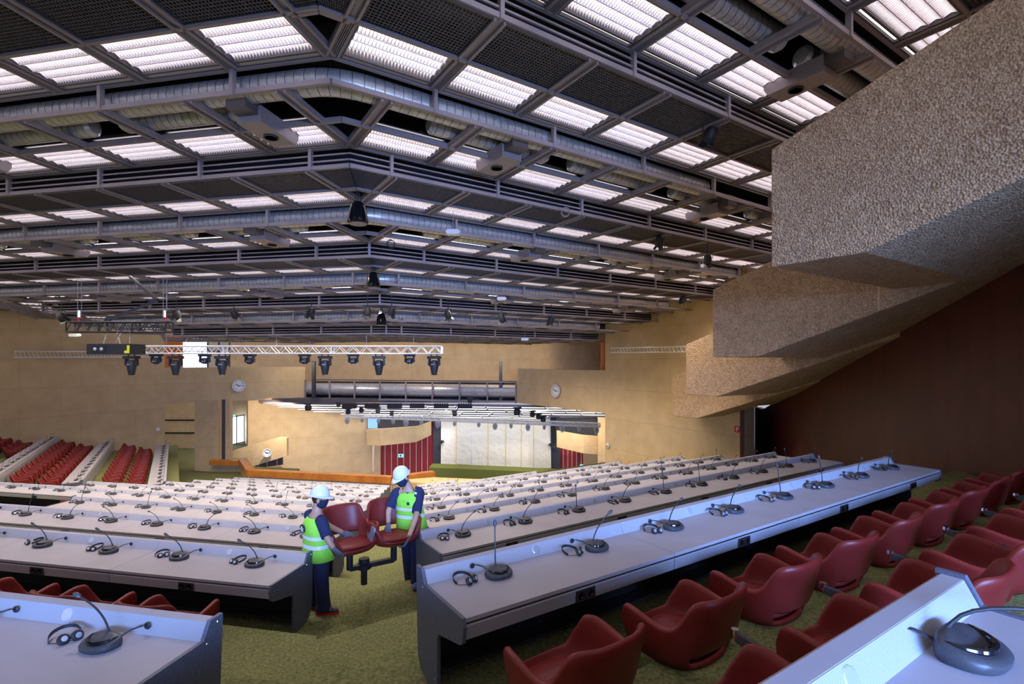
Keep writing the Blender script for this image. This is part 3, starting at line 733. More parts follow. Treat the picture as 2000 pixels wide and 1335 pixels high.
for s, i, t in vb:
    sg = 1 if s == 'R' else -1; yy = (yR(i) if s == 'R' else yL(i)) - 1.1
    p = loc(s, sg * t, yy, Zp(i - 1) - .06)
    o = thing('vent_box', 'grey vent box, round nozzle, %s ceiling step, %s from fold, %s side' % (bayname(i), 'nearer' if t < tA(i) + 8 else 'farther', SIDE[s]), 'vent', p, TH[s])
    MB().prism([(-.62, .16), (-.62, -.14), (.42, -.14), (.5, -.02), (.5, .16)], -.25, .25).build('housing', M['frame'], o)
    MB().box(-.2, .2, -.95, -.55, -.02, .3).build('duct_collar', M['darkframe'], o)
    rg = MB()
    for r0, r1 in ((.14, .115), (.09, .07), (.045, .01)):
        rg.lathe([(r0, -.165), (r0, -.14), (r1, -.14), (r1, -.165)], 20)
    rg.build('nozzle', M['black'], o)
# ======================= desks =======================
def desk(s, xs, xe, p, z, label, sock=True, light=False):
    """xs..xe along the sector's x axis; returns nothing"""
    Lx = xe - xs; v = loc(s, xs, p, -z - .75); o = thing('conference_desk', label, 'desk', v, TH[s])
    T = .75; n = max(1, round(Lx / 2.2)); w_ = Lx / n
    wt = MB().box(.003, w_ - .003, -.65, 0, T - .03, T).mesh('worktop', M['top'])
    ap = MB().prism([(-.652, T - .045), (-.655, T - .055), (-.64, T - .155), (-.60, T - .165), (-.60, T - .045)], .004, w_ - .004).mesh('apron', M['apron'])
    so = MB()
    so.box(-.10, -.005, -.012, 0, -.045, .045).box(.005, .10, -.012, 0, -.045, .045)
    so2 = so.mesh('power_socket', M['black'])
    hole = MB()
    for cx in (-.052, .052):
        q = MB().lathe([(.034, 0), (.034, .004), (.02, .004), (.015, 0)], 12); q.v = [(x + cx, -z_ - .012, y) for x, y, z_ in q.v]; hole.add(q.v, q.f)
    hm = hole.mesh('socket_face', M['gloss'])
    dm = MB().lathe([(.042, 0), (.042, .004), (.036, .006)], 16).mesh('speaker_disc', M['silver'])
    for k in range(n):
        link('worktop', wt, o, (k * w_, 0, 0)); link('apron', ap, o, (k * w_, 0, 0))
        if sock:
            q = link('power_socket', so2, o, (k * w_ + w_ * .5, -.652, T - .10)); link('socket_face', hm, q)
            link('speaker_disc', dm, o, (k * w_ + w_ / 2, .028, T + .052), rot=(R(61), 0, 0))
    MB().box(0, Lx, -.648, -.60, T - .046, T - .03).build('edge_trim', M['edge'], o)
    MB().prism([(.004, T - .02), (.004, T), (.056, T + .10), (.13, T + .10), (.145, T + .09), (.145, T - .02)], 0.004, Lx - .004).build('back_ledge', M['top'], o)
    lip = MB().prism([(0, T), (.052, T + .099), (.055, T + .097), (.003, T)], 0.006, w_ - .004).mesh('ribbed_face', M['lip'])
    for k in range(n): link('ribbed_face', lip, o, (k * w_, 0, 0))
    MB().prism([(.11, .06), (.11, T + .05), (.14, T + .05), (.15, T - .1), (.13, .06)], .02, Lx - .02).build('back_panel', M['apron'] if light else M['panel'], o)
    MB().box(.03, Lx - .03, -.30, .10, T - .20, T - .17).box(.03, Lx - .03, -.05, .0, .14, T - .1).box(.03, Lx - .03, -.22, .05, .13, .16).build('under_shelf', M['black'], o)
    prof = [(.155, T + .115), (.05, T + .115), (-.006, T + .008), (-.655, T + .008), (-.672, T - .05), (-.655, T - .165), (-.62, T - .19), (-.27, T - .27), (-.25, T - .32), (-.25, .02), (-.20, 0), (.06, .05), (.12, .15)]
    for x0 in (-.028, Lx):
        e_ = MB().prism(prof, x0, x0 + .028).build('end_panel', M['panel'], o)
        sc_ = MB()
        for yy, zz in ((.11, T + .08), (.02, T - .02), (-.2, .1)):
            q = MB().lathe([(.008, 0), (.006, .003)], 8); sx = -1 if x0 < 0 else 1
            q.v = [(x0 + (.0 if x0 < 0 else .028) + sx * z_, yy + x, zz + y) for x, y, z_ in q.v]; sc_.add(q.v, q.f)
        sc_.build('screw', M['chrome'], e_)
    return o
# ---- microphone units ----
def mic_meshes(var, left):
    n = 28; V = MB(); rings = []
    def outline(sc_, z0, tilt, dy=0):
        P = []
        for k in range(n):
            a = 2 * math.pi * k / n; c, s_ = math.cos(a), math.sin(a)
            x = .122 * math.copysign(abs(c) ** .85, c); y = (.115 if s_ < 0 else .062) * math.copysign(abs(s_) ** .8, s_)
            x *= 1 - .25 * max(0, y / .062) ** 2 * .5
            P.append(Vector((x * sc_, y * sc_ + dy, z0 + tilt * (y + .1))))
        return P
    rings = [outline(.93, .001, 0), outline(.99, .012, 0), outline(1.0, .028, .05), outline(.93, .038, .13), outline(.80, .042, .16), outline(.4, .044, .17)]
    base = V.loft(rings).mesh('mic_base', M['charc'], True)
    g = MB(); P = []
    for k in range(17):
        a = math.pi + math.pi * k / 16; x = .094 * math.cos(a); y = .088 * math.sin(a) + .012
        P.append((x, y, .044 + .16 * (y + .1)))
    g.tube(P, [.002] + [.005 + .008 * math.sin(math.pi * k / 14) for k in range(15)] + [.002], 8)
    band = g.mesh('gloss_band', M['gloss'], True)
    tips = [((-.25, .01, .21), (-.04, .01, .14)), ((.21, .0, .24), (.02, .0, .13)), ((.25, .05, .19), (.05, .02, .13)), ((.03, .06, .33), (0, .01, .16)), ((-.27, .04, .17), (-.06, .02, .13)), ((.27, -.40, .09), (.02, -.02, .15))]
    tip, mid = tips[var]; st = Vector((.0, .035, .055)); tip = Vector(tip) + st; mid = Vector(mid) + st
    P = [st * (1 - f) ** 2 + mid * 2 * f * (1 - f) + tip * f * f for f in [k / 9 for k in range(10)]]
    neck = MB().tube([st - Vector((0, 0, .012)), st + Vector((0, 0, .015))] + P[1:], [.012, .009] + [.006] * 9, 8).mesh('gooseneck', M['black'], True)
    d = (P[-1] - P[-2]).normalized()
    head = MB().tube([tip - d * .012, tip, tip + d * .012, tip + d * .032, tip + d * .045, tip + d * .05], [.006, .013, .016, .015, .009, .003], 10).mesh('foam_head', M['charc'], True)
    s_ = 1 if left else -1
    cb = MB(); a = Vector((s_ * .07, .045, .04)); b = Vector((s_ * .15, .165, .055))
    for dx in (0, .012): cb.tube([a + Vector((dx, 0, 0)), a.lerp(b, .4) + Vector((dx, 0, .018)), a.lerp(b, .8) + Vector((dx, 0, .015)), b], .0028, 5)
    cable = cb.mesh('cable', M['black'], True)
    g = MB().lathe([(.022, -.006), (.024, 0), (.018, .008), (.006, .004)], 12, (0, 0, 0))
    g.v = [(x + s_ * .15, -z_ + .165, y + .055) for x, y, z_ in g.v]; grom = g.mesh('grommet', M['black'], True)
    return base, band, neck, head, cable, grom
MICM = {(l, v): mic_meshes(v, l) for l in (True, False) for v in range(6)}
def hp_mesh():
    b = MB(); P = [Vector((.085 * math.cos(a), .075 * math.sin(a), .014 + .012 * abs(math.sin(a)))) for a in [R(10 + 16 * k) for k in range(22)]][:21]
    P = [Vector((.08 * math.cos(R(-20 + 11 * k)) - .02, .085 * math.sin(R(-20 + 11 * k)) + .03, .012 + .03 * math.sin(R(180 * k / 20)))) for k in range(21)]
    for k in range(20): b.bar(P[k], P[k + 1] + (P[k + 1] - P[k]) * .1, .004, .022)
    b.tube([(.075, 0, .012), (.04, -.045, .006), (-.03, -.055, .006), (-.09, -.02, .006), (-.085, .04, .008)], .0025, 5)
    return b.mesh('headband', M['black']), P[0], P[-1]
HB, h0, h1 = hp_mesh()
def cup(px, ang):
    c = MB().lathe([(.012, 0), (.034, .004), (.036, .016), (.028, .028), (.010, .030)], 16)
    rot = Matrix.Rotation(ang, 3, 'X') @ Matrix.Rotation(.5 * ang, 3, 'Y'); c.v = [tuple(rot @ Vector(p) + Vector(px)) for p in c.v]; m_ = c.mesh('ear_cup', M['black'], True)
    d = MB().lathe([(.018, .0295), (.017, .033), (.005, .034)], 14); d.v = [tuple(rot @ Vector(p) + Vector(px)) for p in d.v]
    return m_, d.mesh('cup_disc', M['silver'], True)
CUP = [cup((.045, -.025, .020), R(62)), cup((-.02, -.045, .018), R(50))]
cnt = {'mic': 0}
rnd = random.Random(3)
MIC0 = {}; HP0 = []
def mic_unit(s, x, y, z, left, label, hlabel, full=True, var=None, rz=0, hp=True, nohead=False):
    v = rnd.randrange(5) if var is None else var
    if not left and var is None: v = rnd.choice([1, 2, 1, 2, 3])
    if left and var is None: v = rnd.choice([0, 4, 0, 3, 1])
    base, band, neck, head, cable, grom = MICM[(left, v)]
    a = TH[s] + rz
    o = thing('conference_microphone', label, 'microphone', loc(s, x, y - .155, -z), a, 'delegate microphones on the desks')
    if full:
        b = link('base', base, o); link('gloss_band', band, b)
        nk = link('gooseneck', neck, o); link('foam_head', head, nk)
        link('cable', cable, o); link('grommet', grom, o)
    else:
        link('base', base, o); nk = link('gooseneck', neck, o); link('foam_head', head, nk)
    if not hp: return o
    r_ = rnd.uniform(-.9, .9)
    h = thing('headphones', hlabel, 'headphones', loc(s, x - .27 + rnd.uniform(-.03, .03), y - .13 + rnd.uniform(-.03, .02), -z), TH[s] + r_, 'headphones on the desks')
    link('headband', HB, h)
    for cm, dm in CUP:
        c = link('ear_cup', cm, h)
        if full: link('cup_disc', dm, c)
ROWN = ['back','first','second','third','fourth','fifth','sixth','seventh','eighth','ninth','tenth']
LET = range(11)
# right wing
Rend_t = [2.87, 10.5, 13.45, 16.3, 19.15, 19.7, 17.9, 15.8, 13.5, 11.5, 9.5]
for i in range(9):
    t0 = 1.69 + 1.24 * (i - 1) if i else -4.4
    n = 2 * round((Rend_t[i] - t0) / 2.2)
    t1 = t0 + 1.1 * n if i else 2.87
    if i == 0: t0 = t1 - 3 * 2.2; n = 6
    lab = 'grey topped conference desk, ' + ('cut off by the lower right corner, nearest the camera' if i == 0 else '%s row down on the right of the aisle' % ROWN[i])
    desk('R', t0, t1, PR[i], ZR[i], lab, sock=i < 6)
    for k in range(n):
        x = t0 + .57 + 1.1 * k
        if i == 0 and k < n - 1: continue
        if i == 0:
            mic_unit('R', 2.36, PR[0] + .075, ZR[0], False, 'big black microphone unit at the lower right corner of the picture', '', hp=False, var=5).scale = (1.15,) * 3; continue
        w_ = '%s seat out from the aisle, %s desk row on the right' % (ORD[k], ROWN[i])
        mic_unit('R', x, PR[i], ZR[i], False, 'black gooseneck microphone, ' + w_, 'black headphones, ' + w_, full=i < 6)
# left wing
Lend_t = [4.9, 10.6, 14.0, 15.8, 23.0, 22.2, 20.7, 21.4, 23.4, 24.2]
for i in range(1, 11):
    t0 = 2.6 + 1.235 * (i - 1); t1 = Lend_t[i - 1]
    n = 2 * round((t1 - t0) / 2.2 + (.5 if i < 4 else 0))
    t1 = t0 + 1.1 * n
    desk('L', -t1, -t0, PL[i], ZR[i], 'grey topped conference desk, %s row down on the left of the aisle' % ROWN[i], sock=i < 6)
    for k in range(n):
        x = -(t0 + .57 + 1.1 * k)
        if i == 2 and t0 + 1.1 * k > 10: continue
        if i == 1 and k > 1: continue
        w_ = '%s seat out from the aisle, %s desk row on the left' % (ORD[k], ROWN[i])
        mic_unit('L', x, PL[i], ZR[i], True, 'black gooseneck microphone, ' + w_, 'black headphones, ' + w_, full=i < 6, var=0 if i < 3 else None)
# far left block
FLD = [(-6.6, 5.09, 30.2, 47.4, 'leftmost'), (-3.77, 5.73, 31.5, 46.6, 'middle'), (-.51, 6.36, 32.2, 46.8, 'rightmost')]
fm = MB()
for (y, z, t0, t1, nm), nxt in zip(FLD, (None, None, None)):
    fm.box(-52, -t0 + .5, y - 1.35, y + .75, -12, -z - .75)
    fm.box(-52, -t0 + .5, y - 2.6, y - 1.35, -12, -z - .43)
struct(fm.build('floor', M['carpet'], at=(0, 0, HC), rz=TH['F']), 'green carpeted tiers of the far left seating')
for y, z, t0, t1, nm in FLD:
    desk('F', -t1, -t0, y, z, 'long pale conference desk climbing away, %s of the far left block' % nm, sock=False, light=True)
    n = int((t1 - t0) / 1.1)
    for k in range(n):
        w_ = '%s seat from the near end, %s desk of the far left block' % (ORD[k], nm)
        mic_unit('F', -(t0 + .6 + 1.1 * k), y, z, True, 'small black microphone, ' + w_, 'small black headphones, ' + w_, full=False)
# ======================= chairs =======================
def chair_meshes():
    NC = 44; a, b = .335, .315; rows = []
    def top(f):
        f = abs(f)
        pts = [(0, .93), (37, .925), (48, .89), (58, .76), (66, .69), (76, .675), (104, .725), (120, .715), (136, .59), (148, .49), (180, .47)]
        for (x0, y0), (x1, y1) in zip(pts, pts[1:]):
            if x0 <= f <= x1:
                t = (f - x0) / (x1 - x0); t = t * t * (3 - 2 * t); return y0 + (y1 - y0) * t
    V = []; F = []
    specs = [(.25, .355, 0), (.72, .375, 0), (.93, .42, 0), (1.0, .49, .18), (1.03, None, .5), (1.05, None, .8), (1.07, None, 1.0)]
    for r_, z_, t_ in specs:
        for k in range(NC):
            f = -180 + 360 * k / NC; fr_ = R(f)
            tp = top(f); z = z_ if z_ is not None else .49 + (tp - .49) * t_
            if z_ == .49: z = min(.49, tp)
            c, s_ = math.sin(fr_), -math.cos(fr_)
            x = a * math.copysign(abs(c) ** .68, c) * r_; y = b * math.copysign(abs(s_) ** .68, s_) * r_
            if s_ < 0: y -= max(0, z - .5) * .22 * (-s_)
            V.append((x, y, z))
    for i in range(len(specs) - 1):
        for k in range(NC):
            f = -180 + 360 * (k + .5) / NC
            if i in (2,) and abs(f) < 38: continue
            F.append((i * NC + k, i * NC + (k + 1) % NC, (i + 1) * NC + (k + 1) % NC, (i + 1) * NC + k))
    F.append(tuple(range(NC))[::-1])
    me = MB().add(V, F).mesh('chair_shell', M['leather'], 2)
    q = MB(); rg = []
    for r_, z_ in ((.55, .39), (.84, .405), (.90, .43), (.86, .455), (.6, .47), (.2, .475)):
        P = []
        for k in range(24):
            an = 2 * math.pi * k / 24; c, s_ = math.cos(an), math.sin(an)
            P.append(Vector((a * math.copysign(abs(c) ** .75, c) * r_, b * math.copysign(abs(s_) ** .75, s_) * r_ + .01, z_)))
        rg.append(P)
    seat = q.loft(rg).mesh('chair_seat', M['leather'], 2)
    return me, seat
# bake the thick, rounded shell once so that every copy shares the mesh
_me, SEAT = chair_meshes()
_o = link('shell_source', _me)
mod(_o, 'SOLIDIFY', thickness=.052, offset=1); mod(_o, 'SUBSURF', levels=1, render_levels=1)
dg = bpy.context.evaluated_depsgraph_get(); dg.update()
SHELL = bpy.data.meshes.new_from_object(_o.evaluated_get(dg)); SHELL.name = 'chair_shell'; SHELL.shade_smooth()
bpy.data.objects.remove(_o)
POST = MB().box(-.05, .05, -.05, .05, 0, .37).box(-.09, .09, -.12, .12, .33, .36).mesh('chair_post', M['black'])
TAB = MB().box(.375, .395, -.12, .30, .40, .66).mesh('writing_tablet', M['tablet'])
_t = MB(); _t.prism([(-.05, .36), (-.08, .52), (.1, .68), (.32, .69), (.34, .64), (.2, .5), (.16, .36)], .372, .39); PTAB = _t.mesh('tablet_panel', M['tablet'])
TAB = MB().prism([(-.14, .60), (.30, .66), (.33, .715), (-.10, .68)], .372, .40).mesh('writing_tablet', M['charc'])
HNG = MB().lathe([(.022, -.02), (.024, 0), (.022, .03)], 12, (.385, .31, .70)).mesh('hinge', M['chrome'])
chair0 = {}
def chair(s, x, y, z, label, kind='plain', group=None, rz=0, rot=None):
    key = kind
    if key not in chair0:
        o = thing('conference_chair', label, 'chair', loc(s, x, y, z), TH[s] + rz, group)
        link('shell', SHELL, o); link('seat', SEAT, o); link('pedestal', POST, o)
        if kind == 'tablet': t = link('writing_tablet', TAB, o); link('hinge', HNG, t)
        chair0[key] = o; return o
    return dup(chair0[key], loc(s, x, y, z), TH[s] + rz, label, group)
def fz(i): return -ZR[i] - .75
GC = 'red leather armchairs on the %s'
for k in range(9):
    chair('R', 1.69 + .46 + 1.08 * k, 2.58, fz(1), 'red leather armchair pushed up to the first desk on the right, %s from the aisle' % ORD[k], 'plain', GC % 'right', rz=rnd.uniform(-.06, .06))
for k in range(8):
    chair('R', 1.3 + .95 + 1.08 * k, 1.42, fz(1) + .3, 'red leather armchair with folded tablet, back row on the right, %s from the aisle' % ORD[k], 'tablet', GC % 'right', rz=rnd.uniform(-.06, .06))
chair('R', 11.1, 1.3, fz(1) + .3, 'red leather armchair against the dark side wall, farthest right', 'plain', GC % 'right')
for k in range(5):
    chair('L', -(3.84 + .75 + 1.08 * k), 5.75 - 1.18, fz(2), 'red leather armchair tucked behind the nearest left desk, %s from the aisle' % ORD[k], 'plain', GC % 'left', rz=rnd.uniform(-.05, .05))
for k in range(3):
    for j in range(2):
        chair('L', -(16.6 + 1.0 * k), 11.65 - 1.1 - .95 * j + .3, fz(4) + .35 * j, 'red armchair in the gap at the left edge, %s row, %s from the desk end' % (ORD[j], ORD[k]), 'plain', GC % 'left')
for i in (4, 5, 6):
    for k in range(9):
        t = 2.6 + 1.235 * (i - 1) + .8 + 1.1 * k
        chair('L', -t, PL[i] - 1.1, fz(i), 'red armchair at the %s desk row on the left, %s from the aisle' % (ROWN[i], ORD[k]), 'plain', GC % 'left')
for (y, z, t0, t1, nm) in FLD:
    for j in range(2):
        for k in range(13):
            t = t0 + .9 + 1.04 * k
            if nm == 'leftmost' and t < 40: continue
            chair('F', -t, y - 1.15 - .95 * j, -z - .75 + (.33 if j else 0), 'red armchair, %s column %s from the front, behind the %s far left desk' % (ORD[j], ORD[k], nm), 'plain', 'red armchairs of the far left block')
# ======================= rigging =======================
def truss(name, a, b, h, n, m, label, r=.022):
    a = Vector(a); b = Vector(b); d = b - a; o = thing(name, label, 'truss', a)
    side = d.cross(Vector((0, 0, 1))).normalized() * h / 2; up = Vector((0, 0, h))
    c = MB(); cor = [side, -side, side + up, -side + up]
    for q in cor: c.tube([q, d + q], r, 8)
    c.build('chord', m, o, smooth=True)
    l = MB()
    for i in range(n):
        t0, t1, tm = i / n, (i + 1) / n, (i + .5) / n
        for sd in (side, -side):
            l.tube([d * t0 + sd, d * tm + sd + up], r * .55, 5); l.tube([d * tm + sd + up, d * t1 + sd], r * .55, 5)
        l.tube([d * t0 + side, d * t1 - side], r * .5, 5)
    for t in (0, .333, .666, 1):
        for q in ((side, -side), (side, side + up), (-side, -side + up), (side + up, -side + up)): l.tube([d * t + q[0], d * t + q[1]], r * .9, 6)
    l.build('lacing', m, o); return o
ZT = 16.0
truss('lighting_truss', at(232, 690, ZT), at(863, 690.5, ZT - .3), .225, 24, M['alu'], 'long silver lighting truss hanging across the hall with moving heads below')
wr = []
for px, y0 in ((325, 560), (540, 660), (716, 655), (808, 655)):
    p = at(px, 677, ZT - .1); q = at(px, y0, ZT - .1)
    o = MB().tube([(0, 0, 0), q - p], .006, 5).build('hanging_wire', M['frame'], at=p)
    tag(o, 'thin steel wire from the ceiling to the long truss at picture x position %s' % {325: 'far left', 540: 'left of centre', 716: 'centre', 808: 'right end'}[px], 'wire'); o['label'] = 'thin steel wire holding the long silver truss, %s' % {325: 'far left one', 540: 'left of centre', 716: 'near the hanging speaker', 808: 'right end one'}[px]
def mover(px, py, sc_, zc, label, big=True, cat='spotlight', m='black'):
    o = thing('moving_head', label, 'spotlight', at(px, py, zc), -HEAD + rnd.uniform(-.2, .2), 'moving head spotlights under the trusses')
    mm = M[m]
    MB().box(-.2*sc_, .2*sc_, -.13*sc_, .13*sc_, -.14*sc_, -.05*sc_).tube([(-.1*sc_, 0, -.06*sc_), (-.1*sc_, 0, .07*sc_)], .025*sc_, 8).tube([(.1*sc_, 0, -.06*sc_), (.1*sc_, 0, .07*sc_)], .025*sc_, 8).build('base', mm, o)
    MB().prism([(-.18*sc_, -.14*sc_), (-.2*sc_, -.34*sc_), (-.15*sc_, -.38*sc_), (-.13*sc_, -.14*sc_)], -.06*sc_, .06*sc_, ax='y').prism([(.18*sc_, -.14*sc_), (.2*sc_, -.34*sc_), (.15*sc_, -.38*sc_), (.13*sc_, -.14*sc_)], -.06*sc_, .06*sc_, ax='y').build('yoke', mm, o)
    if big: pr = [(.03, -.66), (.09, -.65), (.13, -.45), (.145, -.36), (.13, -.22), (.06, -.19)]
    else: pr = [(.05, -.42), (.12, -.40), (.14, -.30), (.13, -.22), (.05, -.19)]
    h = MB().lathe([(r * sc_, z * sc_) for r, z in pr], 14).build('lamp_head', mm, o, smooth=True)
    MB().box(-.06*sc_, .06*sc_, -.15*sc_, -.13*sc_, -.34*sc_, -.31*sc_).build('badge', M['frame'], h)
    MB().lathe([(.1 * sc_, pr[0][1] * sc_ - .012), (.1*sc_, pr[0][1] * sc_)], 14).build('lens', M['gloss'], h)
for k, px in enumerate((257, 343, 434, 635, 740, 848)):
    mover(px, 692, .95, ZT - .1, 'large black moving head lamp under the long silver truss, %s from the left' % ORD[k], True)
for k, px in enumerate((305, 400, 488, 595, 690, 800)):
    mover(px, 689, .80, ZT, 'small black moving head lamp under the long silver truss, %s from the left' % ORD[k], False)
# black truss with projector
truss('black_truss', at(138, 648, 14), at(331, 648, 13.7), .26, 9, M['black'], 'short black truss with a hanging projector box, upper left', .022)
pb = thing('projector', 'flat black projector box with yellow corner tape hanging below the black truss', 'projector', at(228, 692, 13.9), -HEAD)
MB().box(-.57, .57, -.3, .3, 0, .28).build('housing', M['black'], pb)
MB().box(-.42, -.06, -.31, -.3, .06, .22).build('lens_panel', M['gloss'], pb)
lm_ = MB()
for x in (-.33, -.16): 
    q = MB().lathe([(.045, 0), (.045, .02), (.02, .03)], 12); q.v = [(x + a, -c - .31, .14 + b) for a, b, c in q.v]; lm_.add(q.v, q.f)
lm_.build('lens', M['silver'], pb)
MB().box(.44, .57, -.315, -.3, .03, .1).box(.51, .575, -.315, -.3, .1, .24).build('yellow_tape', M['yellow'], pb)
ch = MB()
for x0, x1 in ((-.36, -.3), (.1, -.05), (-.05, .12), (.36, .32)): 
    a, b = Vector((x0, 0, .28)), Vector((x1, .05, .66))
    for j in range(8):
        p, q = a.lerp(b, j / 8), a.lerp(b, (j + .8) / 8); ch.bar(p, q, .03 if j % 2 else .018, .012)
ch.build('chain', M['chrome'], pb)
for k, px in enumerate((155, 322)):
    p = at(px, 628, 13.9); q = at(px + 3, 540, 13.9)
    o = thing('chain_hoist', 'chain hoist with red hook above the %s end of the black truss' % ['left', 'right'][k], 'hoist', p)
    MB().tube([(0, 0, .0), (-.02, 0, .07), (.03, 0, .10), (0, 0, .14)], .03, 7).build('red_hook', M['red'], o)
    MB().tube([(0, 0, .12), (0, 0, .3)], .05, 8).build('body', M['chrome'], o)
    MB().tube([(-.04, 0, .3), (-.04, 0, (q - p).z)], .006, 5).tube([(.05, 0, .3), (.05, 0, (q - p).z)], .006, 5).build('chain', M['frame'], o)
p0_ = at(205, 627, 13.9)
o = MB().bar((0, 0, 0), at(308, 586, 14.2) - p0_, .07, .07).bar(at(308, 586, 14.2) - p0_, at(254, 540, 15.5) - p0_, .07, .07).build('folding_arm', M['black'], at=p0_); tag(o, 'bent black support arm reaching from the ceiling to the black truss', 'arm')
# bell shaped loudspeakers on the fold
for k, (px, py, zc, s_) in enumerate(((699, 437, 12.3, 1.0), (729, 562, 17.2, .95), (745, 635, 21.6, .95))):
    o = thing('hanging_speaker', 'black bell shaped loudspeaker hanging from the ceiling fold, %s from the camera' % ORD[k], 'speaker', at(px, py, zc))
    MB().lathe([(.02*s_, 0), (.22*s_, .005), (.245*s_, .03), (.235*s_, .12), (.20*s_, .32), (.16*s_, .46), (.10*s_, .52), (.02*s_, .53)], 24).build('bell', M['gloss'], o, smooth=True)
    MB().lathe([(.20*s_, -.012), (.21*s_, 0)], 24).build('grille', M['frame'], o)
    MB().tube([(-.08, 0, .48), (-.03, 0, .75)], .012, 6).tube([(.08, 0, .48), (.03, 0, .75)], .012, 6).tube([(0, 0, .5), (0, 0, 1.05)], .014, 6).build('bracket', M['black'], o)
# spot lamps clipped under the ceiling
sp = [(1387, 262, 10.9, .9), (1287, 470, 16.6, .85), (1382, 505, 17.5, .9), (1335, 583, 24, .95), (120, 617, 21, 1), (345, 612, 20.4, 1), (457, 612, 20.4, .9), (608, 608, 20.4, .95), (718, 606, 20.4, .9), (765, 607, 20.4, .9), (875, 613, 20.4, .8), (980, 620, 20.4, .8), (1077, 623, 21, .8)]
for k, (px, py, zc, s_) in enumerate(sp):
    o = thing('spotlight', 'black spotlight under the ceiling, %s of the thirteen counted left to right' % ORD[[8,9,10,11,12][0] if False else sorted(range(13), key=lambda j: sp[j][0]).index(k)], 'spotlight', at(px, py, zc), rnd.uniform(-.6, .6), 'spotlights clipped under the ceiling')
    r_ = .17 * s_
    q = MB().lathe([(r_ * .9, -.16), (r_, -.12), (r_ * .85, .06), (r_ * .4, .16)], 12); rr = Matrix.Rotation(R(35), 3, 'X'); q.v = [tuple(rr @ Vector(v)) for v in q.v]
    h_ = q.build('lamp_head', M['black'], o, smooth=True)
    q = MB()
    for j in range(4):
        aa = j * math.pi / 2 + .4; ca, sa = math.cos(aa), math.sin(aa)
        q.add([(ca*r_*.6 - sa*r_*.6, sa*r_*.6 + ca*r_*.6, -.16), (ca*r_*.6 + sa*r_*.6, sa*r_*.6 - ca*r_*.6, -.16), (ca*r_*1.3 + sa*r_*.5, sa*r_*1.3 - ca*r_*.5, -.26), (ca*r_*1.3 - sa*r_*.5, sa*r_*1.3 + ca*r_*.5, -.26), (ca*r_*.62 - sa*r_*.6, sa*r_*.62 + ca*r_*.6, -.155)], [(0, 1, 2, 3), (4, 3, 2, 1), (0, 3, 4)])
    q.v = [tuple(rr @ Vector(v)) for v in q.v]; q.build('barn_door', M['black'], h_)
    MB().tube([(-r_ - .02, 0, 0), (-r_ - .02, 0, .2), (r_ + .02, 0, .2), (r_ + .02, 0, 0)], .012, 6).tube([(0, 0, .2), (0, 0, .6)], .018, 6).build('yoke', M['black'], o)
for k, (px, py, zc) in enumerate(((885, 455, 14), (980, 584, 21), (1025, 663, 26), (146, 655, 24))):
    o = thing('wireless_box', 'small white box hung under the ceiling, %s' % ['nearest and largest, right of centre', 'second, right of centre', 'small one near the far end', 'at the left above the silver truss'][k], 'antenna', at(px, py, zc), -HEAD)
    w_ = .19 if k != 3 else .2
    MB().prism([(-w_, 0), (-w_*.8, -.05), (w_*.8, -.05), (w_, 0), (w_, .05), (w_*.7, .08), (-w_*.7, .08), (-w_, .05)], -.12, .12, ax='y').build('case', M['white'], o)
    MB().tube([(0, 0, .08), (0, 0, .6)], .008, 5).build('rod', M['frame'], o)
# coiled cables
for k, (px, py, zc) in enumerate(((762, 468, 14.5), (1105, 405, 13.5))):
    P = [(math.cos(a) * .11, .01 * a, math.sin(a) * .11 - .1) for a in [k2 * .45 for k2 in range(42)]]
    o = MB().tube(P, .008, 5).build('cable_coil', M['black' if k == 0 else 'frame'], at=at(px, py, zc), rz=-HEAD, smooth=True); tag(o, ['black coil of cable hanging left of centre under the ceiling', 'pale coil of cable hanging from the railing right of centre'][k], 'cable')
# wrapped truss of the lower hall
wtz = 46.5
tr = truss('wrapped_truss', at(675, 814, wtz), at(1172, 833, wtz - 1.5), .28, 44, M['alu'], 'far silver truss wrapped in clear plastic over the stage', .035)
d_ = at(1172, 833, wtz - 1.5) - at(675, 814, wtz)
MB().bar(Vector((0, 0, .14)), d_ + Vector((0, 0, .14)), .42, .42).build('plastic_wrap', M['foil'], tr)
for k, px in enumerate((678, 707, 739, 768, 793, 823, 855, 888, 935, 967, 998, 1031, 1063, 1098, 1131, 1165)):
    f = (px - 675) / 497; big = px in (678, 793, 967, 1031, 1098, 1165, 855)
    zc = wtz - 1.5 * f - .3; p = at(px, 815 + 19 * f, zc)
    o = thing('wrapped_lamp', 'grey plastic wrapped spotlight under the far truss, %s from the left' % ORD[k], 'spotlight', p, 0, 'wrapped spotlights under the far truss')
    s_ = .85 if big else .6
    MB().lathe([(.08*s_, -.62*s_), (.17*s_, -.56*s_), (.24*s_, -.35*s_), (.22*s_, -.14*s_), (.1*s_, 0)], 12).build('lamp_head', M['tablet'], o, smooth=True)
    MB().lathe([(.05*s_, -.75*s_), (.2*s_, -.62*s_), (.29*s_, -.34*s_), (.28*s_, -.1*s_), (.16*s_, .05)], 12).build('plastic_bag', M['foil'], o, smooth=True)
for k, px in enumerate((683, 727, 771, 815, 862, 908)):
    o = MB().box(-.62, .62, -.15, .15, -.2, .16).build('lamp_bar', M['black'], at=at(px, 792.5, 43.6), rz=-HEAD); tag(o, 'black lamp bar under the duct bridge, %s from the left' % ORD[k], 'spotlight', 'black lamp bars under the bridge')
    q = MB()
    for j in range(6): q.tube([(-.5 + j * .2, 0, .14), (-.5 + j * .2, 0, .24)], .05, 6)
    q.build('clamp', M['black'], o)
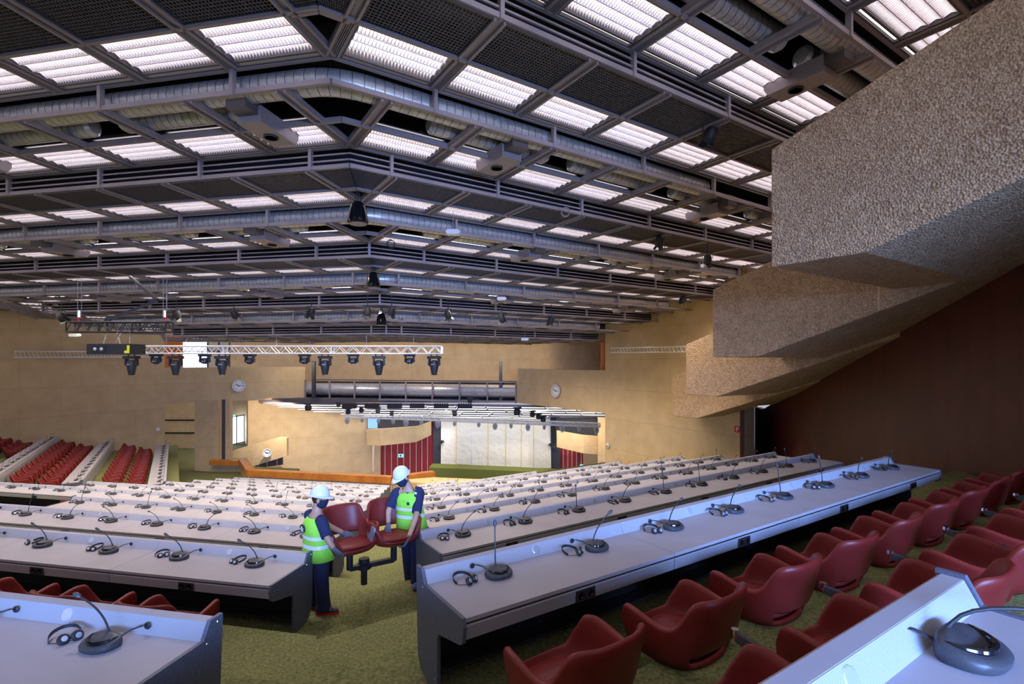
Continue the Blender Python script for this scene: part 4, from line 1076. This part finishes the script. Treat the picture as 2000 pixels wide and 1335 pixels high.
for k, (px, py, zc, s_) in enumerate(((602, 792, 43, 1.3), (661, 790, 43, .8), (680, 802, 44, 1.0), (706, 798, 45, 1.1), (738, 800, 46, 1.0), (765, 806, 46, .9), (888, 806, 46, 1.0), (1010, 800, 43, 1.4), (1040, 806, 44, 1.1), (1052, 811, 44, 1.1), (1061, 816, 44, 1.1), (918, 781, 42, .9))):
    o = thing('stage_lamp', 'black stage lamp below the bridge, %s from the left' % ORD[sorted([602,661,680,706,738,765,888,918,1010,1040,1052,1061]).index(px)], 'spotlight', at(px, py - 3, zc))
    MB().lathe([(.1*s_, -.42*s_), (.2*s_, -.38*s_), (.22*s_, -.15*s_), (.12*s_, 0)], 12).build('lamp_head', M['black'], o, smooth=True)
    MB().box(-.26*s_, .26*s_, -.1, .1, -.04, .08).build('yoke', M['black'], o)
# ======================= people =======================
def sring(c, rv, fv, a, b, n=24, e=.8):
    return [c + rv * (a * math.copysign(abs(math.cos(t)) ** e, math.cos(t))) + fv * (b * math.copysign(abs(math.sin(t)) ** e, math.sin(t))) for t in [2 * math.pi * k / n for k in range(n)]]
def limb(mb, pts, rs, n=14, k=4):           # smooth tapering tube through joints
    P = [Vector(p) for p in pts]; Q = []; RR = []
    for i in range(len(P) - 1):
        p0 = P[max(i - 1, 0)]; p1, p2 = P[i], P[i + 1]; p3 = P[min(i + 2, len(P) - 1)]
        for j in range(k):
            t = j / k; t2, t3 = t * t, t * t * t
            Q.append(.5 * ((2 * p1) + (p2 - p0) * t + (2 * p0 - 5 * p1 + 4 * p2 - p3) * t2 + (3 * p1 - p0 - 3 * p2 + p3) * t3)); RR.append(rs[i] * (1 - t) + rs[i + 1] * t)
    Q.append(P[-1]); RR.append(rs[-1]); mb.tube(Q, RR, n); return mb
def person(label, at_, J, face, bodyf, sx, logo):
    """J: joints in a frame with x right and y away from the camera; face: look direction; bodyf: chest direction"""
    root = thing('person', label, 'person', at_, -HEAD)
    V = lambda p: Vector(p)
    bf = V(bodyf).normalized(); rv = bf.cross(Vector((0, 0, 1))).normalized()    # the person's right
    sh = (V(J['shR']) + V(J['shL'])) / 2; hp = (V(J['hipR']) + V(J['hipL'])) / 2
    srv = (V(J['shR']) - V(J['shL'])); srv.z *= .5; srv.normalize(); hrv = (V(J['hipR']) - V(J['hipL'])).normalized(); srv = (srv - bf * srv.dot(bf)).normalized(); hrv = (hrv - bf * hrv.dot(bf)).normalized()
    up = (sh - hp).normalized()
    # continuous body: skin modifier on a joint tree rooted at the pelvis
    nk, hd = V(J['neck']), V(J['head'])
    vs = [hp, hp.lerp(sh, .5), sh - up * .04, nk, hd]; rad = [.12, .115, .11, .055, .075]; ed = [(0, 1), (1, 2), (2, 3), (3, 4)]
    def chain(a, pts, rs):
        p = a
        for q, r_ in zip(pts, rs): vs.append(V(q)); rad.append(r_); ed.append((p, len(vs) - 1)); p = len(vs) - 1
    for S in 'RL':
        chain(2, [J['sh' + S], J['el' + S], J['wr' + S]], [.055, .043, .032])
        ft = V(J['an' + S]); chain(0, [J['hip' + S], J['kn' + S], ft], [.085, .058, .042])
    me = bpy.data.meshes.new('body'); me.from_pydata([tuple(v) for v in vs], ed, []); me.materials.append(M['skin'])
    bo = link('body', me, root); mod(bo, 'SKIN', use_smooth_shade=True)
    for i, r_ in enumerate(rad): me.skin_vertices[0].data[i].radius = (r_, r_)
    me.skin_vertices[0].data[0].use_root = True
    mod(bo, 'SUBSURF', levels=1, render_levels=2)
    # trousers
    t = MB()
    for S in 'RL':
        h_, k_, a_ = V(J['hip' + S]), V(J['kn' + S]), V(J['an' + S])
        limb(t, [h_ + up * .08, h_, h_.lerp(k_, .5), k_, k_.lerp(a_, .5), a_ + Vector((0, 0, .05)), a_ - Vector((0, 0, .03))], [.09, .106, .10, .088, .086, .09, .098], 18)
    rg = [sring(hp + up * d, hrv, bf, a, b) for d, a, b in ((-.10, .10, .09), (-.05, .17, .125), (.05, .18, .135), (.14, .17, .12))]
    t.loft(rg); to = t.build('trousers', M['navy'], root, 2)
    # shirt with sleeves and collar
    t = MB(); L_ = (sh - hp).length
    rg = [sring(hp + up * L_ * f + bf * o, hrv.lerp(srv, f), bf, a, b) for f, a, b, o in ((.05, .17, .125, 0), (.4, .165, .12, 0), (.8, .185, .125, .0), (.95, .17, .105, 0), (1.05, .12, .08, 0), (1.12, .065, .065, .01), (1.2, .062, .066, .015))]
    t.loft(rg)
    for S in 'RL':
        a, b = V(J['sh' + S]), V(J['el' + S]); limb(t, [a.lerp(sh, .3) + up * .02, a, a.lerp(b, .45), a.lerp(b, .78)], [.07, .078, .072, .07], 16)
    t.build('shirt', M['navy'], root, 2)
    # vest
    t = MB(); hem = -.10
    prof = ((hem, .225, .18), (.05, .21, .168), (.3, .195, .15), (.6, .20, .15), (.8, .195, .148), (.93, .155, .13), (1.03, .125, .10), (1.07, .10, .085))
    rg = [sring(hp + up * (L_ * f if f > 0 else f) , hrv.lerp(srv, max(f, 0)), bf, a, b, 32) for f, a, b in prof]
    t.loft(rg, cap=False); vo = t.build('vest', M['hivis'], root, 2); mod(vo, 'SOLIDIFY', thickness=.008, offset=0)
    def prf(f):
        for (f0, a0, b0), (f1, a1, b1) in zip(prof, prof[1:]):
            if f0 <= f <= f1: q = (f - f0) / (f1 - f0); return a0 + (a1 - a0) * q, b0 + (b1 - b0) * q
    for f0, f1 in ((.16, .27), (.44, .55)):
        t = MB(); rg = []
        for f in (f0, (f0 + f1) / 2, f1):
            a, b = prf(f); rg.append(sring(hp + up * L_ * f, hrv.lerp(srv, f), bf, a + .008, b + .008, 32))
        t.loft(rg, cap=False); b_ = t.build('reflective_band', M['reflect'], vo, 2)
    # emblem
    if logo == 'back':
        c = hp + up * L_ * .76 - bf * .165 + srv * -.04; u_ = srv
        q = MB(); q.lathe([(.055, 0), (.055, .012)], 18); rm = Matrix((u_, up, -bf)).transposed(); q.v = [tuple(c + rm @ Vector(v) - (-bf) * .0) for v in q.v]
        l_ = q.build('emblem', M['black'], vo)
        q = MB(); q.bar((-.03, -.01, .014), (.005, .025, .014), .012, .006).bar((-.012, -.03, .014), (-.012, .03, .014), .008, .006).bar((.005, -.02, .014), (.03, .01, .014), .012, .006).bar((.0, -.03, .014), (.028, -.03, .014), .007, .006); q.v = [tuple(c + rm @ Vector(v)) for v in q.v]; q.build('emblem_mark', M['white'], l_)
    else:
        q = MB(); n_ = hp + up * L_ * 1.03 + bf * .088
        q.add([n_ - srv * .06 + up * .02, n_ + srv * .06 + up * .02, hp + up * L_ * .78 + bf * .157, n_ - srv * .06 + up * .02 - bf * .03, n_ + srv * .06 + up * .02 - bf * .03, hp + up * L_ * .78 + bf * .13], [(0, 2, 1), (3, 4, 5), (0, 1, 4, 3), (1, 2, 5, 4), (2, 0, 3, 5)])
        q.build('neckline', M['navy'], vo)
        c = hp + up * L_ * .72 + bf * .158 - srv * .07; rm = Matrix((srv, up, bf)).transposed()
        q = MB().box(-.015, .015, -.02, .02, -.01, .008); q.v = [tuple(c + rm @ Vector(v)) for v in q.v]; q.build('emblem', M['black'], vo)
        a_, b_ = V(J['shL']), V(J['elL']); q = MB(); q.bar(a_ - bf * -.07 + up * .02, a_.lerp(b_, .2) + bf * .075, .07, .012); q.build('sleeve_badge', M['reflect'], root)
    # forearm gloves
    for S, curl in (('R', J.get('curlR', 1)), ('L', J.get('curlL', 1))):
        w_, tip = V(J['wr' + S]), V(J['ha' + S]); d = (tip - w_).normalized(); pn = V(J['palm' + S]).normalized(); pn = (pn - d * pn.dot(d)).normalized(); sd = d.cross(pn)
        g = MB(); pl = .09
        rg = [[w_ + d * x + sd * (a * math.cos(q)) + pn * (b * math.sin(q)) for q in [2 * math.pi * k / 12 for k in range(12)]] for x, a, b in ((-.05, .040, .036), (-.01, .034, .028), (.03, .042, .022), (.07, .046, .020), (.095, .043, .017))]
        g.loft(rg)
        for k, (off, ln) in enumerate(((-.033, .075), (-.011, .085), (.011, .080), (.032, .064))):
            p = w_ + d * (pl - .005) + sd * off; dd = d; P = [p]; 
            for seg in range(3):
                an = curl * (.35 + .28 * seg); dd = (dd * math.cos(an) + pn * math.sin(an)).normalized(); P.append(P[-1] + dd * ln / 3 * 1.1)
            limb(g, P, [.0115, .011, .010, .008], 8, 2)
        tb = w_ + d * .03 - sd * .035 * (1 if S == 'R' else -1) * (1); ts = -sd if S == 'R' else sd
        limb(g, [tb, tb + ts * .025 + d * .022 + pn * .012, tb + ts * .03 + d * .05 + pn * .03, tb + ts * .022 + d * .07 + pn * .045], [.015, .013, .011, .009], 8, 2)
        g.build('glove', M['glove'], root, 2)
    # shoes
    for S in 'RL':
        a_ = V(J['an' + S]); td = V(J['toe' + S]); td.z = 0; td.normalize(); sd = td.cross(Vector((0, 0, 1)))
        base = a_.z - .09; rg = []
        for x, w1, h1 in ((-.085, .022, .06), (-.07, .036, .10), (-.02, .040, .115), (.05, .044, .10), (.11, .049, .065), (.16, .046, .048), (.19, .03, .035)):
            c = Vector((a_.x, a_.y, base)) + td * x
            rg.append([c + sd * (w1 * math.cos(q)) + Vector((0, 0, .018 + (h1 * .5) * (1 + math.sin(q)))) for q in [2 * math.pi * k / 14 for k in range(14)]])
        so = MB().loft(rg).build('shoe', M[sx[0]], root, 2)
        q = MB(); O = [(-.09, .03), (-.05, .042), (.05, .044), (.12, .052), (.17, .046), (.2, .02)]
        out = [(x, y) for x, y in O] + [(x, -y) for x, y in reversed(O)]; n = len(out)
        q.add([Vector((a_.x, a_.y, base)) + td * x + sd * y for x, y in out] + [Vector((a_.x, a_.y, base + .03)) + td * x + sd * y for x, y in out], [tuple(range(n)), tuple(range(n, 2 * n))[::-1]] + [(i, (i + 1) % n, n + (i + 1) % n, n + i) for i in range(n)])
        q.build('sole', M[sx[1]], so)
    # head in its own frame: x right, y forward, z up
    f = V(face).normalized(); hr = f.cross(Vector((0, 0, 1))).normalized(); hu = hr.cross(f).normalized(); Mh = Matrix((hr, f, hu)).transposed()
    H = lambda p: hd + Mh @ Vector(p)
    def hm(mb, nm, m, par=root, sm=2): mb.v = [tuple(H(p)) for p in mb.v]; return mb.build(nm, m, par, sm)
    def hrad(th, z):   # head outline at height z: half width, front depth, back depth
        return None
    rg = []
    for z, a, fr, bk in ((-.115, .03, .055, -.01), (-.105, .045, .078, .02), (-.08, .058, .086, .05), (-.04, .068, .088, .08), (0, .074, .09, .095), (.04, .076, .092, .10), (.08, .068, .08, .092), (.11, .045, .05, .06), (.12, .015, .02, .02)):
        rg.append([Vector((a * math.cos(q), (fr if math.sin(q) > 0 else bk) * math.sin(q), z)) for q in [2 * math.pi * k / 24 for k in range(24)]])
    t = MB().loft(rg)
    t.prism([(.085, .02), (.108, -.03), (.086, -.035)], -.012, .012)
    for s_ in (-1, 1): t.lathe([(.006, -.035), (.014, -.02), (.016, .01), (.01, .03)], 8, (s_ * .078, -.01, -.015), sx=.6, sy=1.4)
    hm(t, 'head', M['skin'])
    t = MB()
    for s_ in (-1, 1): t.lathe([(.004, -.006), (.012, 0), (.004, .006)], 8, (s_ * .03, .083, .012), sy=.5); t.box(s_ * .03 - .016, s_ * .03 + .016, .082, .092, .028, .034)
    hm(t, 'eyes', M['hair'])
    rg = []
    for z, a, fr, bk in ((-.07, .062, 0, .06), (-.03, .074, 0, .09), (.02, .080, 0, .102), (.06, .081, 0, .105)):
        rg.append([Vector((a * math.cos(q), (.02 if math.sin(q) > 0 else bk) * math.sin(q), z)) for q in [2 * math.pi * k / 24 for k in range(24)]])
    hm(MB().loft(rg), 'hair', M['hair'])
    rg = []
    for z, a, fr in ((-.125, .035, .07), (-.11, .055, .095), (-.07, .069, .108), (-.03, .074, .116), (-.005, .073, .106)):
        rg.append([Vector((a * math.cos(q), .0 + fr * math.sin(q), z)) for q in [math.pi * (-.05 + 1.1 * k / 18) for k in range(19)]])
    n = 19; t = MB(); Vv = [p for r_ in rg for p in r_]; t.add(Vv, [(i * n + k, i * n + k + 1, (i + 1) * n + k + 1, (i + 1) * n + k) for i in range(4) for k in range(n - 1)])
    for s_ in (-1, 1): t.bar((s_ * .072, .01, -.02), (s_ * .082, -.02, .005), .004)
    mk = hm(t, 'face_mask', M['mask']); mod(mk, 'SOLIDIFY', thickness=.005, offset=1)
    # helmet
    rg = []
    for z, a, fr, bk in ((.035, .108, .125, .128), (.06, .107, .122, .128), (.10, .100, .112, .12), (.135, .083, .09, .098), (.16, .055, .058, .062), (.172, .02, .02, .02)):
        rg.append([Vector((a * math.cos(q), (fr if math.sin(q) > 0 else bk) * math.sin(q), z)) for q in [2 * math.pi * k / 28 for k in range(28)]])
    he = hm(MB().loft(rg), 'helmet', M['helmet'])
    t = MB(); n = 28; P0 = []; P1 = []
    for k in range(n):
        q = 2 * math.pi * k / n; s_ = math.sin(q); ext = .012 + .05 * max(0, s_) ** 2
        P0.append(Vector(((.108) * math.cos(q), (.125 if s_ > 0 else .128) * s_, .042))); P1.append(Vector(((.108 + .012) * math.cos(q), (.125 + ext) * s_, .030 - .012 * max(0, s_))))
    t.add(P0 + P1, [(k, (k + 1) % n, n + (k + 1) % n, n + k) for k in range(n)])
    br_ = hm(t, 'brim', M['helmet'], he); mod(br_, 'SOLIDIFY', thickness=.005)
    t = MB()
    for x in (-.045, 0, .045): t.tube([(x, math.sin(q) * (.118 - abs(x) * .35), .03 + math.cos(q) * (.142 - abs(x) * .3)) for q in [R(-75 + 15 * k) for k in range(11)]], .006, 6)
    hm(t, 'ridge', M['helmet'], he)
    t = MB().tube([(-.09, .02, .035), (-.083, .03, -.04), (-.05, .05, -.125), (0, .06, -.135), (.05, .05, -.125), (.083, .03, -.04), (.09, .02, .035)], .004, 5); hm(t, 'chin_strap', M['black'], he)
    return root
P_L = at(640, 705, 6.73); P_L.z = HC - 3.28
person('person in white helmet, dark mask and green vest, seen from behind, holding the left seat', P_L,
    dict(head=(-.115, .02, 1.475), neck=(-.145, 0, 1.33), shR=(-.04, -.10, 1.20), shL=(-.28, .12, 1.22), elR=(.09, -.22, .99), wrR=(.17, -.20, .87), haR=(.245, -.17, .78), palmR=(.3, .9, .2),
         elL=(-.08, .32, 1.0), wrL=(.06, .44, .88), haL=(.14, .46, .84), palmL=(.3, -.8, .5), hipR=(-.06, -.06, .80), hipL=(-.19, .06, .80), knR=(-.045, -.09, .44), knL=(-.17, .10, .44),
         anR=(-.03, -.08, .09), anL=(-.19, .09, .09), toeR=(.97, .1, 0), toeL=(.95, .2, 0)), (.93, .28, -.16), (.62, .78, 0), ('charc', 'redshoe'), 'back')
P_R = at(815, 705, 7.5); P_R.z = HC - 3.28
person('person in white helmet and green vest facing the camera, looking down, lifting the right seat', P_R,
    dict(head=(-.22, .0, 1.585), neck=(-.15, .05, 1.45), shR=(-.32, .06, 1.33), shL=(.01, .10, 1.33), elR=(-.42, -.02, 1.09), wrR=(-.40, -.10, .93), haR=(-.39, -.16, .88), palmR=(.3, -.3, -.8),
         elL=(.01, -.16, 1.03), wrL=(-.06, -.38, .80), haL=(-.12, -.45, .70), palmL=(-.8, -.1, .5), hipR=(-.19, .12, .92), hipL=(-.03, .10, .92), knR=(-.165, .16, .36), knL=(-.01, .0, .50),
         anR=(-.17, .42, -.27), anL=(.0, -.02, .09), toeR=(-.4, -.9, 0), toeL=(.12, -1, 0)), (-.62, -.70, -.50), (-.28, -.96, 0), ('blueshoe', 'black'), 'front')
# the pair of seats they carry, joined by a steel bar
tw = thing('twin_seat', 'pair of red leather seats on a black steel bar, carried by the two workers', 'chair', at(711, 1140, 7.12), -HEAD)
def tl(px, py, zc): v = at(px, py, zc) - tw.location; a = HEAD; return Vector((v.x * math.cos(a) - v.y * math.sin(a), v.x * math.sin(a) + v.y * math.cos(a), v.z))
for px, py, zc, yw in ((683, 1056, 7.0, R(-140)), (769, 1040, 7.3, R(-150))):
    p = tl(px, py, zc); p.z -= .43
    s_ = link('shell', SHELL, tw, p, yw); c = link('seat', SEAT, s_)
    link('tablet_panel', PTAB, s_); s_.scale = (.92,) * 3
    MB().tube([p + Vector((0, 0, .36)), p + Vector((0, 0, .04))], .045, 12).build('post', M['black'], tw, True)
pA, pB = tl(683, 1056, 7.0), tl(769, 1040, 7.3)
MB().bar(pA + Vector((0, 0, -.38)), pB + Vector((0, 0, -.38)), .07, .06).build('crossbar', M['black'], tw)
MB().tube([(0, 0, 0), (0, 0, .30)], .045, 12).lathe([(.10, .22), (.11, .24), (.11, .28), (.07, .31)], 10).lathe([(.075, .31), (.075, .36)], 8).build('centre_post', M['black'], tw, True)
